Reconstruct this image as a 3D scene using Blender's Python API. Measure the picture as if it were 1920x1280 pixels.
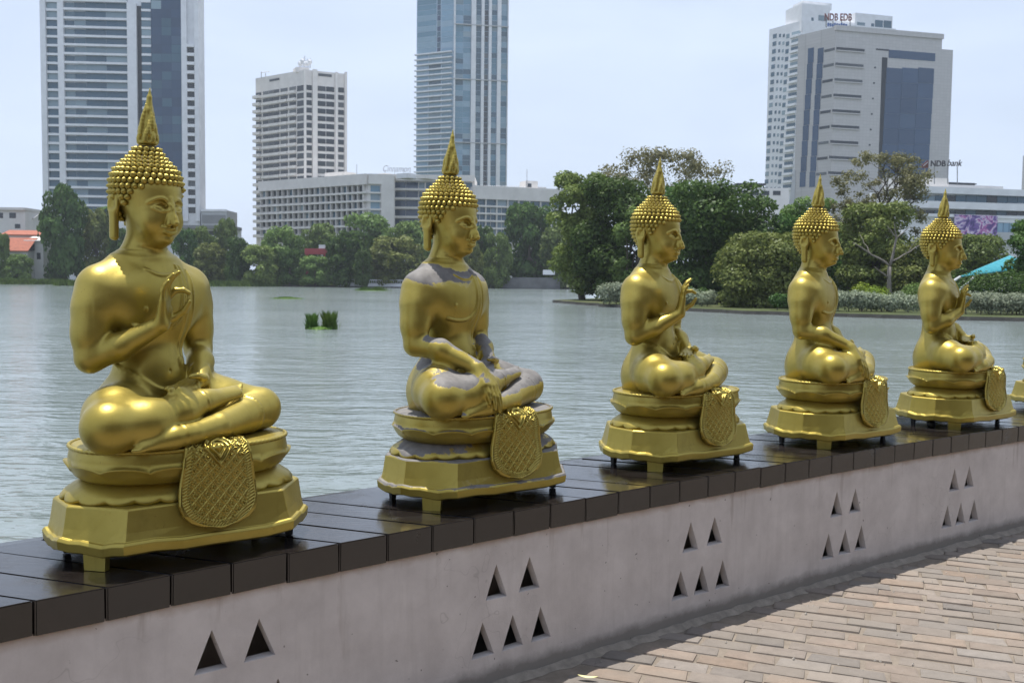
import bpy, bmesh, math, random
import numpy as np
from mathutils import Vector, Matrix
for o in list(bpy.data.objects): bpy.data.objects.remove(o)
SC = bpy.context.scene
COL = SC.collection
rad = math.radians

# ------------------------------------------------------------------ camera
FPX = 1866.67                      # 35 mm lens on a 36 mm sensor, in pixels of a 1920 wide frame
PITCH = math.atan(115.25 / FPX)
ROLL = 0.0112
CAM = Vector((0, 0, 1.6))
_F = Vector((0, math.cos(PITCH), -math.sin(PITCH)))
_U0 = Vector((0, math.sin(PITCH), math.cos(PITCH)))
_R0 = Vector((1, 0, 0))
_R = _R0 * math.cos(ROLL) + _U0 * math.sin(ROLL)
_U = _U0 * math.cos(ROLL) - _R0 * math.sin(ROLL)
cd = bpy.data.cameras.new('camera')
cam = bpy.data.objects.new('camera', cd)
COL.objects.link(cam)
cd.lens = 35.0
cd.sensor_width = 36.0
cd.clip_start = 0.05
cd.clip_end = 6000
cd.dof.use_dof = True
cd.dof.focus_distance = 4.1
cd.dof.aperture_fstop = 9.0
M = Matrix((( _R.x, _U.x, -_F.x, CAM.x), (_R.y, _U.y, -_F.y, CAM.y), (_R.z, _U.z, -_F.z, CAM.z), (0, 0, 0, 1)))
cam.matrix_world = M
SC.camera = cam

# ------------------------------------------------------------------ sun, sky, exposure
SUN_EL = rad(79.0)
SUN_AZ = math.atan2(-0.60, 0.80)    # compass angle from +Y towards +X
w = bpy.data.worlds.new('World')
SC.world = w
w.use_nodes = True
nt = w.node_tree
nt.nodes.clear()
sky = nt.nodes.new('ShaderNodeTexSky')
sky.sky_type = 'NISHITA'
sky.sun_disc = False
sky.sun_elevation = SUN_EL
sky.sun_rotation = SUN_AZ
sky.altitude = 0
sky.air_density = 1.0
sky.dust_density = 2.6
sky.ozone_density = 1.2
bg = nt.nodes.new('ShaderNodeBackground')
bg.inputs['Strength'].default_value = 0.078
wo = nt.nodes.new('ShaderNodeOutputWorld')
nt.links.new(sky.outputs[0], bg.inputs[0])
nt.links.new(bg.outputs[0], wo.inputs[0])
sl = bpy.data.lights.new('sun', 'SUN')
sl.energy = 4.4
sl.angle = rad(0.53)
sl.color = (1.0, 0.965, 0.905)
sun = bpy.data.objects.new('sun', sl)
COL.objects.link(sun)
sun_dir = Vector((math.sin(SUN_AZ) * math.cos(SUN_EL), math.cos(SUN_AZ) * math.cos(SUN_EL), math.sin(SUN_EL)))
sun.rotation_euler = sun_dir.to_track_quat('Z', 'Y').to_euler()
SC.view_settings.view_transform = 'Standard'
SC.view_settings.look = 'None'
SC.view_settings.gamma = 1.0
SC.view_settings.exposure = 0.50
SC.view_settings.use_curve_mapping = False
SC.render.engine = 'CYCLES'
SC.cycles.max_bounces = 8
SC.cycles.diffuse_bounces = 3
SC.cycles.glossy_bounces = 4
SC.cycles.transmission_bounces = 4
SC.cycles.transparent_max_bounces = 8
SC.cycles.volume_bounces = 1
SC.cycles.use_denoising = True

# ------------------------------------------------------------------ helpers
def ray(x, y):
    return _F + _R * ((x - 960) / FPX) - _U * ((y - 640) / FPX)
def at(x, y, Y):                   # point seen at photo pixel (x, y) that stands Y metres ahead
    d = ray(x, y)
    return CAM + d * (Y / d.y)
def gp(x, y, z):                   # point seen at photo pixel (x, y) that lies at height z
    d = ray(x, y)
    return CAM + d * ((z - CAM.z) / d.z)

def tag(o, label=None, cat=None, group=None, kind=None):
    if label: o['label'] = label
    if cat: o['category'] = cat
    if group: o['group'] = group
    if kind: o['kind'] = kind
    return o
def empty(name, loc=(0, 0, 0), rz=0.0, parent=None):
    o = bpy.data.objects.new(name, None)
    o.empty_display_size = 0.1
    COL.objects.link(o)
    o.location = loc
    o.rotation_euler = (0, 0, rz)
    if parent is not None: o.parent = parent
    return o
def mesh_obj(name, me, mat=None, parent=None, loc=None, smooth=None):
    o = bpy.data.objects.new(name, me)
    COL.objects.link(o)
    if mat is not None and len(me.materials) == 0: me.materials.append(mat)
    if parent is not None: o.parent = parent
    if loc is not None: o.location = loc
    return o
def mk(name, verts, faces, mat=None, smooth=False):
    me = bpy.data.meshes.new(name)
    me.from_pydata([tuple(v) for v in verts], [], [tuple(f) for f in faces])
    if mat is not None: me.materials.append(mat)
    if smooth: me.polygons.foreach_set('use_smooth', [True] * len(me.polygons))
    me.update()
    return me
def mk_np(name, V, Fq, mat=None, smooth=True):
    """fast mesh from numpy arrays, quads or triangles"""
    me = bpy.data.meshes.new(name)
    n, k = Fq.shape
    me.vertices.add(len(V)); me.vertices.foreach_set('co', np.asarray(V, np.float32).ravel())
    me.loops.add(n * k); me.loops.foreach_set('vertex_index', np.asarray(Fq, np.int32).ravel())
    me.polygons.add(n)
    me.polygons.foreach_set('loop_start', np.arange(0, n * k, k, dtype=np.int32))
    me.polygons.foreach_set('loop_total', np.full(n, k, np.int32))
    if smooth: me.polygons.foreach_set('use_smooth', np.ones(n, bool))
    me.update(calc_edges=True)
    me.validate()
    if mat is not None: me.materials.append(mat)
    return me

class MB:
    """collects boxes, tubes, prisms into one mesh"""
    def __init__(s): s.v = []; s.f = []
    def box(s, lo, hi, m=None):
        b = len(s.v)
        for z in (lo[2], hi[2]):
            for x, y in ((lo[0], lo[1]), (hi[0], lo[1]), (hi[0], hi[1]), (lo[0], hi[1])):
                p = Vector((x, y, z)); s.v.append(m @ p if m is not None else p)
        for q in ((0, 3, 2, 1), (4, 5, 6, 7), (0, 1, 5, 4), (1, 2, 6, 5), (2, 3, 7, 6), (3, 0, 4, 7)):
            s.f.append(tuple(b + i for i in q))
        return s
    def prism(s, poly, z0, z1, m=None, top=None):
        b = len(s.v); n = len(poly); top = top or poly
        for (x, y) in poly: s.v.append(Vector((x, y, z0)))
        for (x, y) in top: s.v.append(Vector((x, y, z1)))
        if m is not None:
            for i in range(b, len(s.v)): s.v[i] = m @ s.v[i]
        s.f.append(tuple(b + i for i in reversed(range(n)))); s.f.append(tuple(b + n + i for i in range(n)))
        for i in range(n):
            j = (i + 1) % n; s.f.append((b + i, b + j, b + n + j, b + n + i))
        return s
    def tube(s, pts, rs, n=8, cap=True):
        pts = [Vector(p) for p in pts]
        if not hasattr(rs, '__len__'): rs = [rs] * len(pts)
        b = len(s.v); up = None
        for i, p in enumerate(pts):
            d = (pts[min(i + 1, len(pts) - 1)] - pts[max(i - 1, 0)]).normalized()
            if up is None:
                up = d.orthogonal().normalized()
            else:
                up = (up - d * up.dot(d)).normalized()
            q = d.cross(up)
            for k in range(n):
                a = 2 * math.pi * k / n
                s.v.append(p + (up * math.cos(a) + q * math.sin(a)) * rs[i])
        for i in range(len(pts) - 1):
            for k in range(n):
                k2 = (k + 1) % n
                s.f.append((b + i * n + k, b + i * n + k2, b + (i + 1) * n + k2, b + (i + 1) * n + k))
        if cap:
            s.f.append(tuple(b + k for k in reversed(range(n))))
            e = b + (len(pts) - 1) * n
            s.f.append(tuple(e + k for k in range(n)))
        return s
    def mesh(s, name, mat=None, smooth=False): return mk(name, s.v, s.f, mat, smooth)
    def obj(s, name, mat=None, parent=None, smooth=False, loc=None):
        return mesh_obj(name, s.mesh(name, mat, smooth), None, parent, loc)

# ------------------------------------------------------------------ materials
class NT:
    def __init__(s, name):
        s.mat = bpy.data.materials.new(name); s.mat.use_nodes = True
        s.t = s.mat.node_tree; s.t.nodes.clear()
        s.out = s.t.nodes.new('ShaderNodeOutputMaterial')
        s.b = s.t.nodes.new('ShaderNodeBsdfPrincipled')
        s.t.links.new(s.b.outputs[0], s.out.inputs[0])
    def n(s, typ, **k):
        nd = s.t.nodes.new(typ)
        for a, v in k.items(): setattr(nd, a, v)
        return nd
    def l(s, a, b): s.t.links.new(a, b)
    def set(s, **k):
        for a, v in k.items(): s.b.inputs[a.replace('_', ' ')].default_value = v
    def coord(s, kind='Object', scale=(1, 1, 1), rot=(0, 0, 0)):
        tc = s.n('ShaderNodeTexCoord'); mp = s.n('ShaderNodeMapping')
        mp.inputs['Scale'].default_value = scale; mp.inputs['Rotation'].default_value = rot
        s.l(tc.outputs[kind], mp.inputs[0]); return mp.outputs[0]
    def noise(s, vec, scale, detail=4, rough=0.55, dist=0.0):
        nd = s.n('ShaderNodeTexNoise'); nd.inputs['Scale'].default_value = scale
        nd.inputs['Detail'].default_value = detail; nd.inputs['Roughness'].default_value = rough
        nd.inputs['Distortion'].default_value = dist
        if vec is not None: s.l(vec, nd.inputs['Vector'])
        return nd.outputs[0]
    def ramp(s, fac, stops, interp='LINEAR'):
        nd = s.n('ShaderNodeValToRGB'); cr = nd.color_ramp; cr.interpolation = interp
        while len(cr.elements) < len(stops): cr.elements.new(0.5)
        for e, (p, c) in zip(cr.elements, stops):
            e.position = p; e.color = c if len(c) == 4 else (*c, 1)
        s.l(fac, nd.inputs[0]); return nd.outputs[0]
    def math(s, op, a, b=None, clamp=False):
        nd = s.n('ShaderNodeMath', operation=op); nd.use_clamp = clamp
        for i, v in enumerate((a, b)):
            if v is None: continue
            if isinstance(v, (int, float)): nd.inputs[i].default_value = v
            else: s.l(v, nd.inputs[i])
        return nd.outputs[0]
    def mix(s, fac, a, b, blend='MIX'):
        nd = s.n('ShaderNodeMix', data_type='RGBA', blend_type=blend)
        for inp, v in ((nd.inputs[0], fac), (nd.inputs[6], a), (nd.inputs[7], b)):
            if isinstance(v, (int, float)): inp.default_value = v
            elif isinstance(v, tuple): inp.default_value = v if len(v) == 4 else (*v, 1)
            else: s.l(v, inp)
        return nd.outputs[2]
    def bump(s, h, strength=0.3, dist=0.01):
        nd = s.n('ShaderNodeBump'); nd.inputs['Strength'].default_value = strength
        nd.inputs['Distance'].default_value = dist; s.l(h, nd.inputs['Height'])
        s.l(nd.outputs[0], s.b.inputs['Normal']); return nd
    def rnd(s):
        return s.n('ShaderNodeObjectInfo').outputs['Random']

def plain(name, col, rough=0.6, metal=0.0, var=0.15, scale=6.0, bump=0.0, spec=0.5):
    """a painted or plaster surface with a little mottling"""
    m = NT(name); m.set(Roughness=rough, Metallic=metal, Specular_IOR_Level=spec)
    v = m.coord('Object')
    n1 = m.noise(v, scale, 5, 0.6)
    c = m.ramp(n1, [(0.25, tuple(x * (1 - var) for x in col)), (0.75, tuple(min(1, x * (1 + var)) for x in col))])
    m.l(c, m.b.inputs['Base Color'])
    if bump: m.bump(m.noise(v, scale * 8, 4), bump, 0.01)
    return m.mat
# ================================================================== sky veil
tc = nt.nodes.new('ShaderNodeTexCoord'); mp = nt.nodes.new('ShaderNodeMapping'); mp.inputs['Scale'].default_value = (1.0, 1.0, 3.2)
nz = nt.nodes.new('ShaderNodeTexNoise'); nz.inputs['Scale'].default_value = 2.4; nz.inputs['Detail'].default_value = 7; nz.inputs['Roughness'].default_value = 0.55; nz.inputs['Distortion'].default_value = 0.35
rp = nt.nodes.new('ShaderNodeMapRange'); rp.inputs[1].default_value = 0.33; rp.inputs[2].default_value = 0.72; rp.inputs[3].default_value = 0.70; rp.inputs[4].default_value = 0.96
mxs = nt.nodes.new('ShaderNodeMix'); mxs.data_type = 'RGBA'
nt.links.new(tc.outputs['Generated'], mp.inputs[0]); nt.links.new(mp.outputs[0], nz.inputs['Vector']); nt.links.new(nz.outputs[0], rp.inputs[0])
nt.links.new(rp.outputs[0], mxs.inputs[0]); nt.links.new(sky.outputs[0], mxs.inputs[6]); mxs.inputs[7].default_value = (7.0, 8.1, 10.2, 1)   # thin white cloud veil
nt.links.new(mxs.outputs[2], bg.inputs[0])

# ================================================================== water and land
WZ = -0.90
def water_mat():
    m = NT('lake_water'); m.set(Roughness=0.115, IOR=1.33, Specular_IOR_Level=0.5)
    v = m.coord('Object', (1, 1, 1), (0, 0, rad(12)))
    v2 = m.coord('Object', (0.55, 1.25, 1), (0, 0, rad(-6)))
    c = m.ramp(m.noise(v, 0.02, 3), [(0.35, (0.155, 0.186, 0.186)), (0.65, (0.198, 0.230, 0.228))])
    m.l(c, m.b.inputs['Base Color'])
    h = m.math('ADD', m.math('MULTIPLY', m.noise(v2, 1.3, 3, 0.6, 0.4), 1.15), m.math('MULTIPLY', m.noise(v2, 4.2, 3, 0.5), 0.34))
    h = m.math('ADD', h, m.math('MULTIPLY', m.noise(v, 0.30, 2), 1.0))
    # wind lanes: calmer and rougher stretches
    lane = m.ramp(m.noise(m.coord('Object', (0.012, 0.05, 1)), 1.0, 4, 0.6), [(0.38, (0.45, 0.45, 0.45)), (0.62, (1, 1, 1))])
    h = m.math('MULTIPLY', h, lane)
    m.bump(h, 0.66, 0.16)
    return m.mat
def flat_poly(name, pts, z, mat, kind='structure'):
    me = mk(name, [(x, y, z) for x, y in pts], [tuple(range(len(pts)))], mat)
    o = mesh_obj(name, me); tag(o, kind=kind); return o
lake = flat_poly('water', [(-1600, -60), (1600, -60), (1600, 1700), (-1600, 1700)], WZ, water_mat())
def grass_ground():
    m = NT('bank_earth'); m.set(Roughness=0.95, Specular_IOR_Level=0.2)
    v = m.coord('Object')
    c = m.ramp(m.noise(v, 0.25, 6, 0.65), [(0.3, (0.035, 0.045, 0.016)), (0.55, (0.06, 0.075, 0.025)), (0.75, (0.13, 0.11, 0.07))])
    m.l(c, m.b.inputs['Base Color']); return m.mat
EARTH = grass_ground()
STONE = plain('bank_stone', (0.055, 0.052, 0.045), 0.9, var=0.4, scale=1.2)
def bank(name, shore, back, z, label):
    """land sheet with a low stone edge along the shore"""
    R = random.Random(len(shore)); S = []
    for i in range(len(shore) - 1):
        a, b = shore[i], shore[i + 1]
        for j in range(8):
            t = j / 8; k = 0.0 if (i == 0 and j == 0) else 1.0
            S.append((a[0] + (b[0] - a[0]) * t + k * R.uniform(-.5, .5), a[1] + (b[1] - a[1]) * t + k * R.uniform(-.4, .4)))
    S.append(shore[-1])
    n = len(S); V = [(x, y, WZ - .6) for x, y in S] + [(x, y + .25, z) for x, y in S] + [(x, y, z) for x, y in back]
    Fc = [(i, i + 1, n + i + 1, n + i) for i in range(n - 1)]
    Fc.append(tuple(range(n, 2 * n + len(back))))
    me = mk(name, V, Fc, EARTH); me.materials.append(STONE)
    for p in me.polygons[:-1]: p.material_index = 1
    return tag(mesh_obj(name, me), kind='structure')
def P2(x, y, z=WZ): q = gp(x, y, z); return (q.x, q.y)
sh_far = [(-1500, 262), P2(-400, 527), P2(0, 531.5), P2(200, 533.5), P2(420, 536.5), P2(640, 538.5), P2(860, 540), P2(1040, 542), (140, 300), (1500, 300)]
far_bank = bank('far_bank', sh_far, [(1500, 1690), (-1500, 1690)], -0.35, '')
rs = [P2(1036, 567), P2(1080, 571), P2(1150, 576), P2(1260, 582), P2(1400, 589), P2(1560, 594), P2(1740, 599), P2(1920, 603), P2(2150, 606), (150, 62)]
right_bank = bank('right_bank', rs, [(150, 180), (60, 180), (20, 150)], -0.62, '')

# ================================================================== plaza of brick paving
WA = 38.84
WT = Vector((math.cos(rad(WA)), math.sin(rad(WA)))); WN = Vector((-math.sin(rad(WA)), math.cos(rad(WA))))   # along the wall, towards the lake
W0 = Vector((-1.3945, 2.6755))
def wn(s):
    f = lambda q: -.009 * q * q + .049 * q + .012
    if s < -1: return f(-1) + (s + 1) * (.049 + .018)
    if s > 8: return f(8) + (s - 8) * (.049 - .144)
    return f(s)
def wpos(s, n=0.0): return W0 + WT * s + WN * (wn(s) + n)
def wyaw(s):
    d = wpos(s + .02) - wpos(s - .02); return math.atan2(d.y, d.x)
COPZ = 0.686
plaza_pts = [tuple(wpos(s, .06)) for s in np.arange(-4, 12.1, 1.0)] + [tuple(W0 + WT * 14 + WN * -24), tuple(W0 + WT * -14 + WN * -24), tuple(W0 + WT * -14 + WN * -.5)]
def paving_sheet():
    m = NT('sandy_mortar'); m.set(Roughness=0.95, Specular_IOR_Level=0.2)
    v = m.coord('Object'); n = m.noise(v, 9, 6, 0.7)
    c = m.ramp(n, [(0.3, (0.15, 0.125, 0.10)), (0.7, (0.25, 0.21, 0.17))])
    m.l(c, m.b.inputs['Base Color']); m.bump(m.noise(v, 60, 5, 0.7), 0.5, 0.004); return m.mat
MORTAR = paving_sheet()
plaza = flat_poly('plaza', plaza_pts, -0.0075, MORTAR)
def brick_mat(i, col, col2):
    m = NT('paving_brick_%s' % 'abcdefgh'[i]); m.set(Roughness=0.88, Specular_IOR_Level=0.3)
    tcn = m.n('ShaderNodeTexCoord'); geo = m.n('ShaderNodeNewGeometry'); v = geo.outputs['Position']
    r = m.rnd()
    n = m.noise(v, 14, 6, 0.7); n2 = m.noise(v, 2.3, 4, 0.6)
    c = m.ramp(n, [(0.3, tuple(x * 0.78 for x in col)), (0.55, col), (0.75, col2)])
    dirt = m.ramp(n2, [(0.40, (0.0, 0, 0)), (0.66, (0.75, 0.75, 0.75))])
    c = m.mix(dirt, c, (0.205, 0.178, 0.150))
    sp = m.noise(v, 90, 3, 0.6)
    c = m.mix(m.ramp(sp, [(0.66, (0, 0, 0)), (0.74, (0.5, 0.5, 0.5))]), c, (0.10, 0.085, 0.07))
    br = m.n('ShaderNodeHueSaturation'); m.l(c, br.inputs['Color']); m.l(m.math('ADD', m.math('MULTIPLY', r, 0.28), 0.86), br.inputs['Value'])
    m.l(br.outputs[0], m.b.inputs['Base Color']); m.bump(m.math('ADD', n, m.math('MULTIPLY', sp, 0.5)), 0.55, 0.004); return m.mat
BM = [brick_mat(0, (.212, .178, .152), (.245, .208, .178)), brick_mat(1, (.228, .180, .146), (.262, .210, .172)), brick_mat(2, (.205, .178, .156), (.232, .204, .180)), brick_mat(3, (.252, .192, .148), (.29, .226, .180)), brick_mat(4, (.192, .170, .152), (.218, .194, .174))]
def brick_meshes():
    out = []; R = random.Random(11)
    for i in range(6):
        bm = bmesh.new(); bmesh.ops.create_cube(bm, size=1.0)
        for v in bm.verts:
            v.co.x *= .214; v.co.y *= .098; v.co.z = v.co.z * .06 - .03
            v.co.x += R.uniform(-.007, .007); v.co.y += R.uniform(-.006, .006)
            if v.co.z > -.01: v.co.z += R.uniform(-.002, .002)
        top = [e for e in bm.edges if all(v.co.z > -.02 for v in e.verts)]
        bmesh.ops.bevel(bm, geom=top, offset=.013, segments=2, affect='EDGES', profile=.6)
        me = bpy.data.meshes.new('brick'); bm.to_mesh(me); bm.free(); out.append(me)
    return out
BRK = brick_meshes()
BA = rad(158); bx_, by_ = Vector((math.cos(BA), math.sin(BA))), Vector((-math.sin(BA), math.cos(BA)))
BRKM = {}
def in_view(x, y, z, mx=45):
    d = Vector((x, y, z)) - CAM; dz = d.dot(_F)
    if dz < .5: return False
    px, py = 960 + FPX * d.dot(_R) / dz, 640 - FPX * d.dot(_U) / dz
    return -mx < px < 1920 + mx and -mx < py < 1280 + mx
Rb = random.Random(5); cen = wpos(3.6); rest = []
for j in range(-60, 61):
    for i in range(-34, 35):
        off = .226 * (i + .5 * (j % 2) + .10 * math.sin(j * 2.7) + Rb.uniform(-.035, .035)); p = cen + bx_ * off + by_ * (.1075 * j)
        q = p - W0; s = q.dot(WT); n = q.dot(WN) - wn(s)
        if n > -.055 or n < -3.4 or s < -2.5 or s > 9: continue
        k = Rb.randrange(6); mi = Rb.choices(range(5), (30, 22, 24, 12, 12))[0]
        z = Rb.uniform(-.003, .003); tilt = (Rb.gauss(0, .011), Rb.gauss(0, .006), BA + Rb.gauss(0, .015))
        if in_view(p.x, p.y, 0):
            if (k, mi) not in BRKM:
                me = BRK[k].copy(); me.materials.append(BM[mi]); BRKM[(k, mi)] = me
            o = bpy.data.objects.new('brick', BRKM[(k, mi)]); COL.objects.link(o); o.parent = plaza
            o.location = (p.x, p.y, z); o.rotation_euler = tilt
        else: rest.append((p, k, mi, z, tilt))
# the paving outside the frame goes on as one mesh
V = []; Fc = []; mis = []
for p, k, mi, z, tilt in rest:
    b = len(V); ca, sa = math.cos(tilt[2]), math.sin(tilt[2])
    for (x, y, zz) in ((-.106, -.048, 0), (.106, -.048, 0), (.106, .048, 0), (-.106, .048, 0), (-.108, -.05, -.012), (.108, -.05, -.012), (.108, .05, -.012), (-.108, .05, -.012)):
        V.append((p.x + ca * x - sa * y, p.y + sa * x + ca * y, z + zz + tilt[0] * y))
    for q in ((0, 1, 2, 3), (0, 4, 5, 1), (1, 5, 6, 2), (2, 6, 7, 3), (3, 7, 4, 0)): Fc.append(tuple(b + t for t in q)); mis.append(mi)
me = mk('outer_bricks', V, Fc)
for m_ in BM: me.materials.append(m_)
me.polygons.foreach_set('material_index', mis)
ob = mesh_obj('outer_bricks', me, None, plaza); ob['kind'] = 'stuff'

Rg = np.random.RandomState(9); V = []; Fc = []
for i in range(420):
    s_, n_ = Rg.uniform(.8, 7.5), -abs(Rg.normal()) * 1.1 - .04; q = wpos(s_, n_); r_ = abs(Rg.normal()) * .0032 + .0015; b = len(V)
    for dx, dy, dz in ((1, 0, 0), (-.4, .9, 0), (-.5, -.8, 0), (.1, .1, .9)): V.append((q.x + dx * r_ * Rg.uniform(.6, 1.3), q.y + dy * r_ * Rg.uniform(.6, 1.3), .001 + dz * r_))
    Fc += [(b, b + 1, b + 3), (b + 1, b + 2, b + 3), (b + 2, b, b + 3)]
gr_ = mesh_obj('grit', mk('grit', V, Fc, plain('grit', (.36, .33, .29), .9, var=.5, scale=3)), None, plaza); gr_['kind'] = 'stuff'
# fallen petal and grit
pm = NT('petal'); pm.set(Roughness=0.6, Base_Color=(.62, .58, .30, 1))
V = []; Fc = []
for i in range(9):
    t = i / 8; wd = .011 * math.sin(math.pi * min(1, t * .96 + .02)) ** .7
    for j in (-1, -.4, .4, 1): V.append(((t - .5) * .082, j * wd, .004 + .006 * (2 * t - 1) ** 2 + .005 * abs(j)))
for i in range(8):
    for j in range(3): a = i * 4 + j; Fc.append((a, a + 1, a + 5, a + 4))
pt = mesh_obj('fallen_petal', mk('fallen_petal', V, Fc, pm.mat, True)); g_ = gp(1102, 1273, 0.004); pt.location = (g_.x, g_.y, .006); pt.rotation_euler = (0, 0, rad(-12))
tag(pt, 'pale yellow fallen petal lying on the brick paving near the wall', 'petal')

# ================================================================== parapet wall with pierced triangles and dark coping
def plaster():
    m = NT('painted_plaster'); m.set(Roughness=0.82, Specular_IOR_Level=0.3)
    geo = m.n('ShaderNodeNewGeometry'); v = geo.outputs['Position']
    mpn = m.n('ShaderNodeMapping'); m.l(v, mpn.inputs[0]); mpn.inputs['Scale'].default_value = (6.0, 6.0, 0.55)
    st = m.noise(mpn.outputs[0], 3.2, 5, 0.6); fine = m.noise(v, 130, 4, 0.6); blot = m.noise(v, 5.5, 6, 0.62)
    c = m.ramp(blot, [(0.30, (0.51, 0.465, 0.44)), (0.68, (0.64, 0.59, 0.56))])
    c = m.mix(m.ramp(st, [(0.52, (0, 0, 0)), (0.74, (0.38, 0.38, 0.38))]), c, (0.44, 0.40, 0.37))
    sep = m.n('ShaderNodeSeparateXYZ'); m.l(v, sep.inputs[0]); z = sep.outputs[2]
    # bare cement strip under the coping, damp grime along the foot, both ragged
    up = m.math('ADD', z, m.math('MULTIPLY', m.noise(v, 12, 4), 0.05))
    c = m.mix(m.ramp(up, [(0.578, (0, 0, 0)), (0.606, (0.75, 0.75, 0.75))]), c, (0.40, 0.315, 0.255))
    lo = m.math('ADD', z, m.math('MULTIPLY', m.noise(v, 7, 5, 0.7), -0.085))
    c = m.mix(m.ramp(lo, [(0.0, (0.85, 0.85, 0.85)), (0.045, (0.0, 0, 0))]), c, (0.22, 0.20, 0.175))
    mp2 = m.n('ShaderNodeMapping'); m.l(v, mp2.inputs[0]); mp2.inputs['Scale'].default_value = (9.0, 9.0, 0.9)
    drip = m.math('MULTIPLY', m.noise(mp2.outputs[0], 2.2, 4, 0.55), m.ramp(z, [(0.20, (0.72,) * 3), (0.62, (1, 1, 1))]))
    c = m.mix(m.ramp(drip, [(0.56, (0, 0, 0)), (0.70, (0.55, 0.55, 0.55))]), c, (0.30, 0.245, 0.205))
    vor = m.n('ShaderNodeTexVoronoi'); vor.feature = 'DISTANCE_TO_EDGE'; vor.inputs['Scale'].default_value = 1.6
    wv = m.n('ShaderNodeVectorMath'); wv.operation = 'ADD'; nn = m.n('ShaderNodeTexNoise'); nn.inputs['Scale'].default_value = 5; m.l(v, nn.inputs['Vector']); m.l(v, wv.inputs[0]); m.l(nn.outputs[1], wv.inputs[1]); m.l(wv.outputs[0], vor.inputs['Vector'])
    crk = m.math('MULTIPLY', m.ramp(vor.outputs['Distance'], [(0.0, (1, 1, 1)), (0.006, (0, 0, 0))]), m.ramp(m.noise(v, 1.3, 3), [(0.52, (0, 0, 0)), (0.62, (0.28, 0.28, 0.28))]))
    c = m.mix(crk, c, (0.16, 0.14, 0.12))
    spk = m.noise(v, 42, 2, 0.4)
    c = m.mix(m.ramp(spk, [(0.752, (0, 0, 0)), (0.77, (0.7, 0.7, 0.7))]), c, (0.10, 0.085, 0.07))
    m.l(c, m.b.inputs['Base Color']); m.bump(m.math('ADD', m.math('MULTIPLY', fine, 0.35), blot), 0.35, 0.006); return m.mat
PLASTER = plaster()
wall = empty('parapet_wall', (*wpos(3.5), 0))
tag(wall, 'low curved white plastered wall pierced with triangles under the golden statues', 'wall')
winv = Matrix.Translation(-wall.location)
GC = [-2.77, -1.61, -.46, .700, 1.876, 3.034, 4.195, 5.38, 6.54, 7.70]
WALLN = 0.010; ZT = 0.590
Rw = random.Random(2)
def tri(c, zb): 
    j = lambda: Rw.uniform(-.003, .003)
    return [(c - .056 + j(), zb + j()), (c + .056 + j(), zb + j()), (c + j(), zb + .138 + j())]
bm = bmesh.new()
for gi in range(len(GC) - 1):
    s0, s1 = (GC[gi] + GC[gi - 1]) / 2 if gi else GC[0] - .58, (GC[gi] + GC[gi + 1]) / 2
    c = GC[gi]; holes = [tri(c - .084, .345), tri(c + .084, .345), tri(c - .151, .127), tri(c, .127), tri(c + .151, .127)]
    def pt_(s, z, dep=0.0): q = wpos(s, WALLN + dep); return bm.verts.new((q.x, q.y, z))
    loops = []
    outer = [(s0, -.05), (s0 + (s1 - s0) / 3, -.05), (s0 + (s1 - s0) * 2 / 3, -.05), (s1, -.05), (s1, ZT), (s0 + (s1 - s0) * 2 / 3, ZT), (s0 + (s1 - s0) / 3, ZT), (s0, ZT)]
    eds = []
    for lp in [outer] + holes:
        vs = [pt_(s, z) for s, z in lp]
        eds += [bm.edges.new((vs[i], vs[(i + 1) % len(vs)])) for i in range(len(vs))]
        loops.append(vs)
    r_ = bmesh.ops.triangle_fill(bm, edges=eds, use_beauty=True, use_dissolve=False)
    hv = [set(vs) for vs in loops[1:]]
    bmesh.ops.delete(bm, geom=[f for f in r_['geom'] if isinstance(f, bmesh.types.BMFace) and any(set(f.verts) <= h for h in hv)], context='FACES_ONLY')
    for lp, vs in zip(holes, loops[1:]):
        cx = sum(p[0] for p in lp) / 3; cz = sum(p[1] for p in lp) / 3
        back = [pt_(cx + (s - cx) * .95, cz + (z - cz) * .95, .038) for s, z in lp]
        for i in range(3):
            j = (i + 1) % 3; bm.faces.new((vs[i], vs[j], back[j], back[i]))
# inner face of the hollow, lake side, ends
def sheet(n_, z0, z1, sa, sb):
    prev = None
    for s in np.linspace(sa, sb, 40):
        q = wpos(s, n_); a, b = bm.verts.new((q.x, q.y, z0)), bm.verts.new((q.x, q.y, z1))
        if prev: bm.faces.new((prev[0], a, b, prev[1]))
        prev = (a, b)
sA, sB = GC[0] - .58, (GC[-1] + GC[-2]) / 2
sheet(.085, -.05, ZT, sA, sB) if False else None
sheet(.42, -.05, ZT, sA, sB); sheet(.715, WZ - .4, ZT, sA, sB)
for s in (sA, sB):
    a, b = wpos(s, WALLN), wpos(s, .715); bm.faces.new([bm.verts.new(p) for p in ((a.x, a.y, -.05), (b.x, b.y, -.05), (b.x, b.y, ZT), (a.x, a.y, ZT))])
bmesh.ops.recalc_face_normals(bm, faces=bm.faces)
me = bpy.data.meshes.new('wall_face'); bm.to_mesh(me); bm.free(); me.transform(winv); me.materials.append(PLASTER)
mesh_obj('wall_face', me, None, wall)
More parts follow.
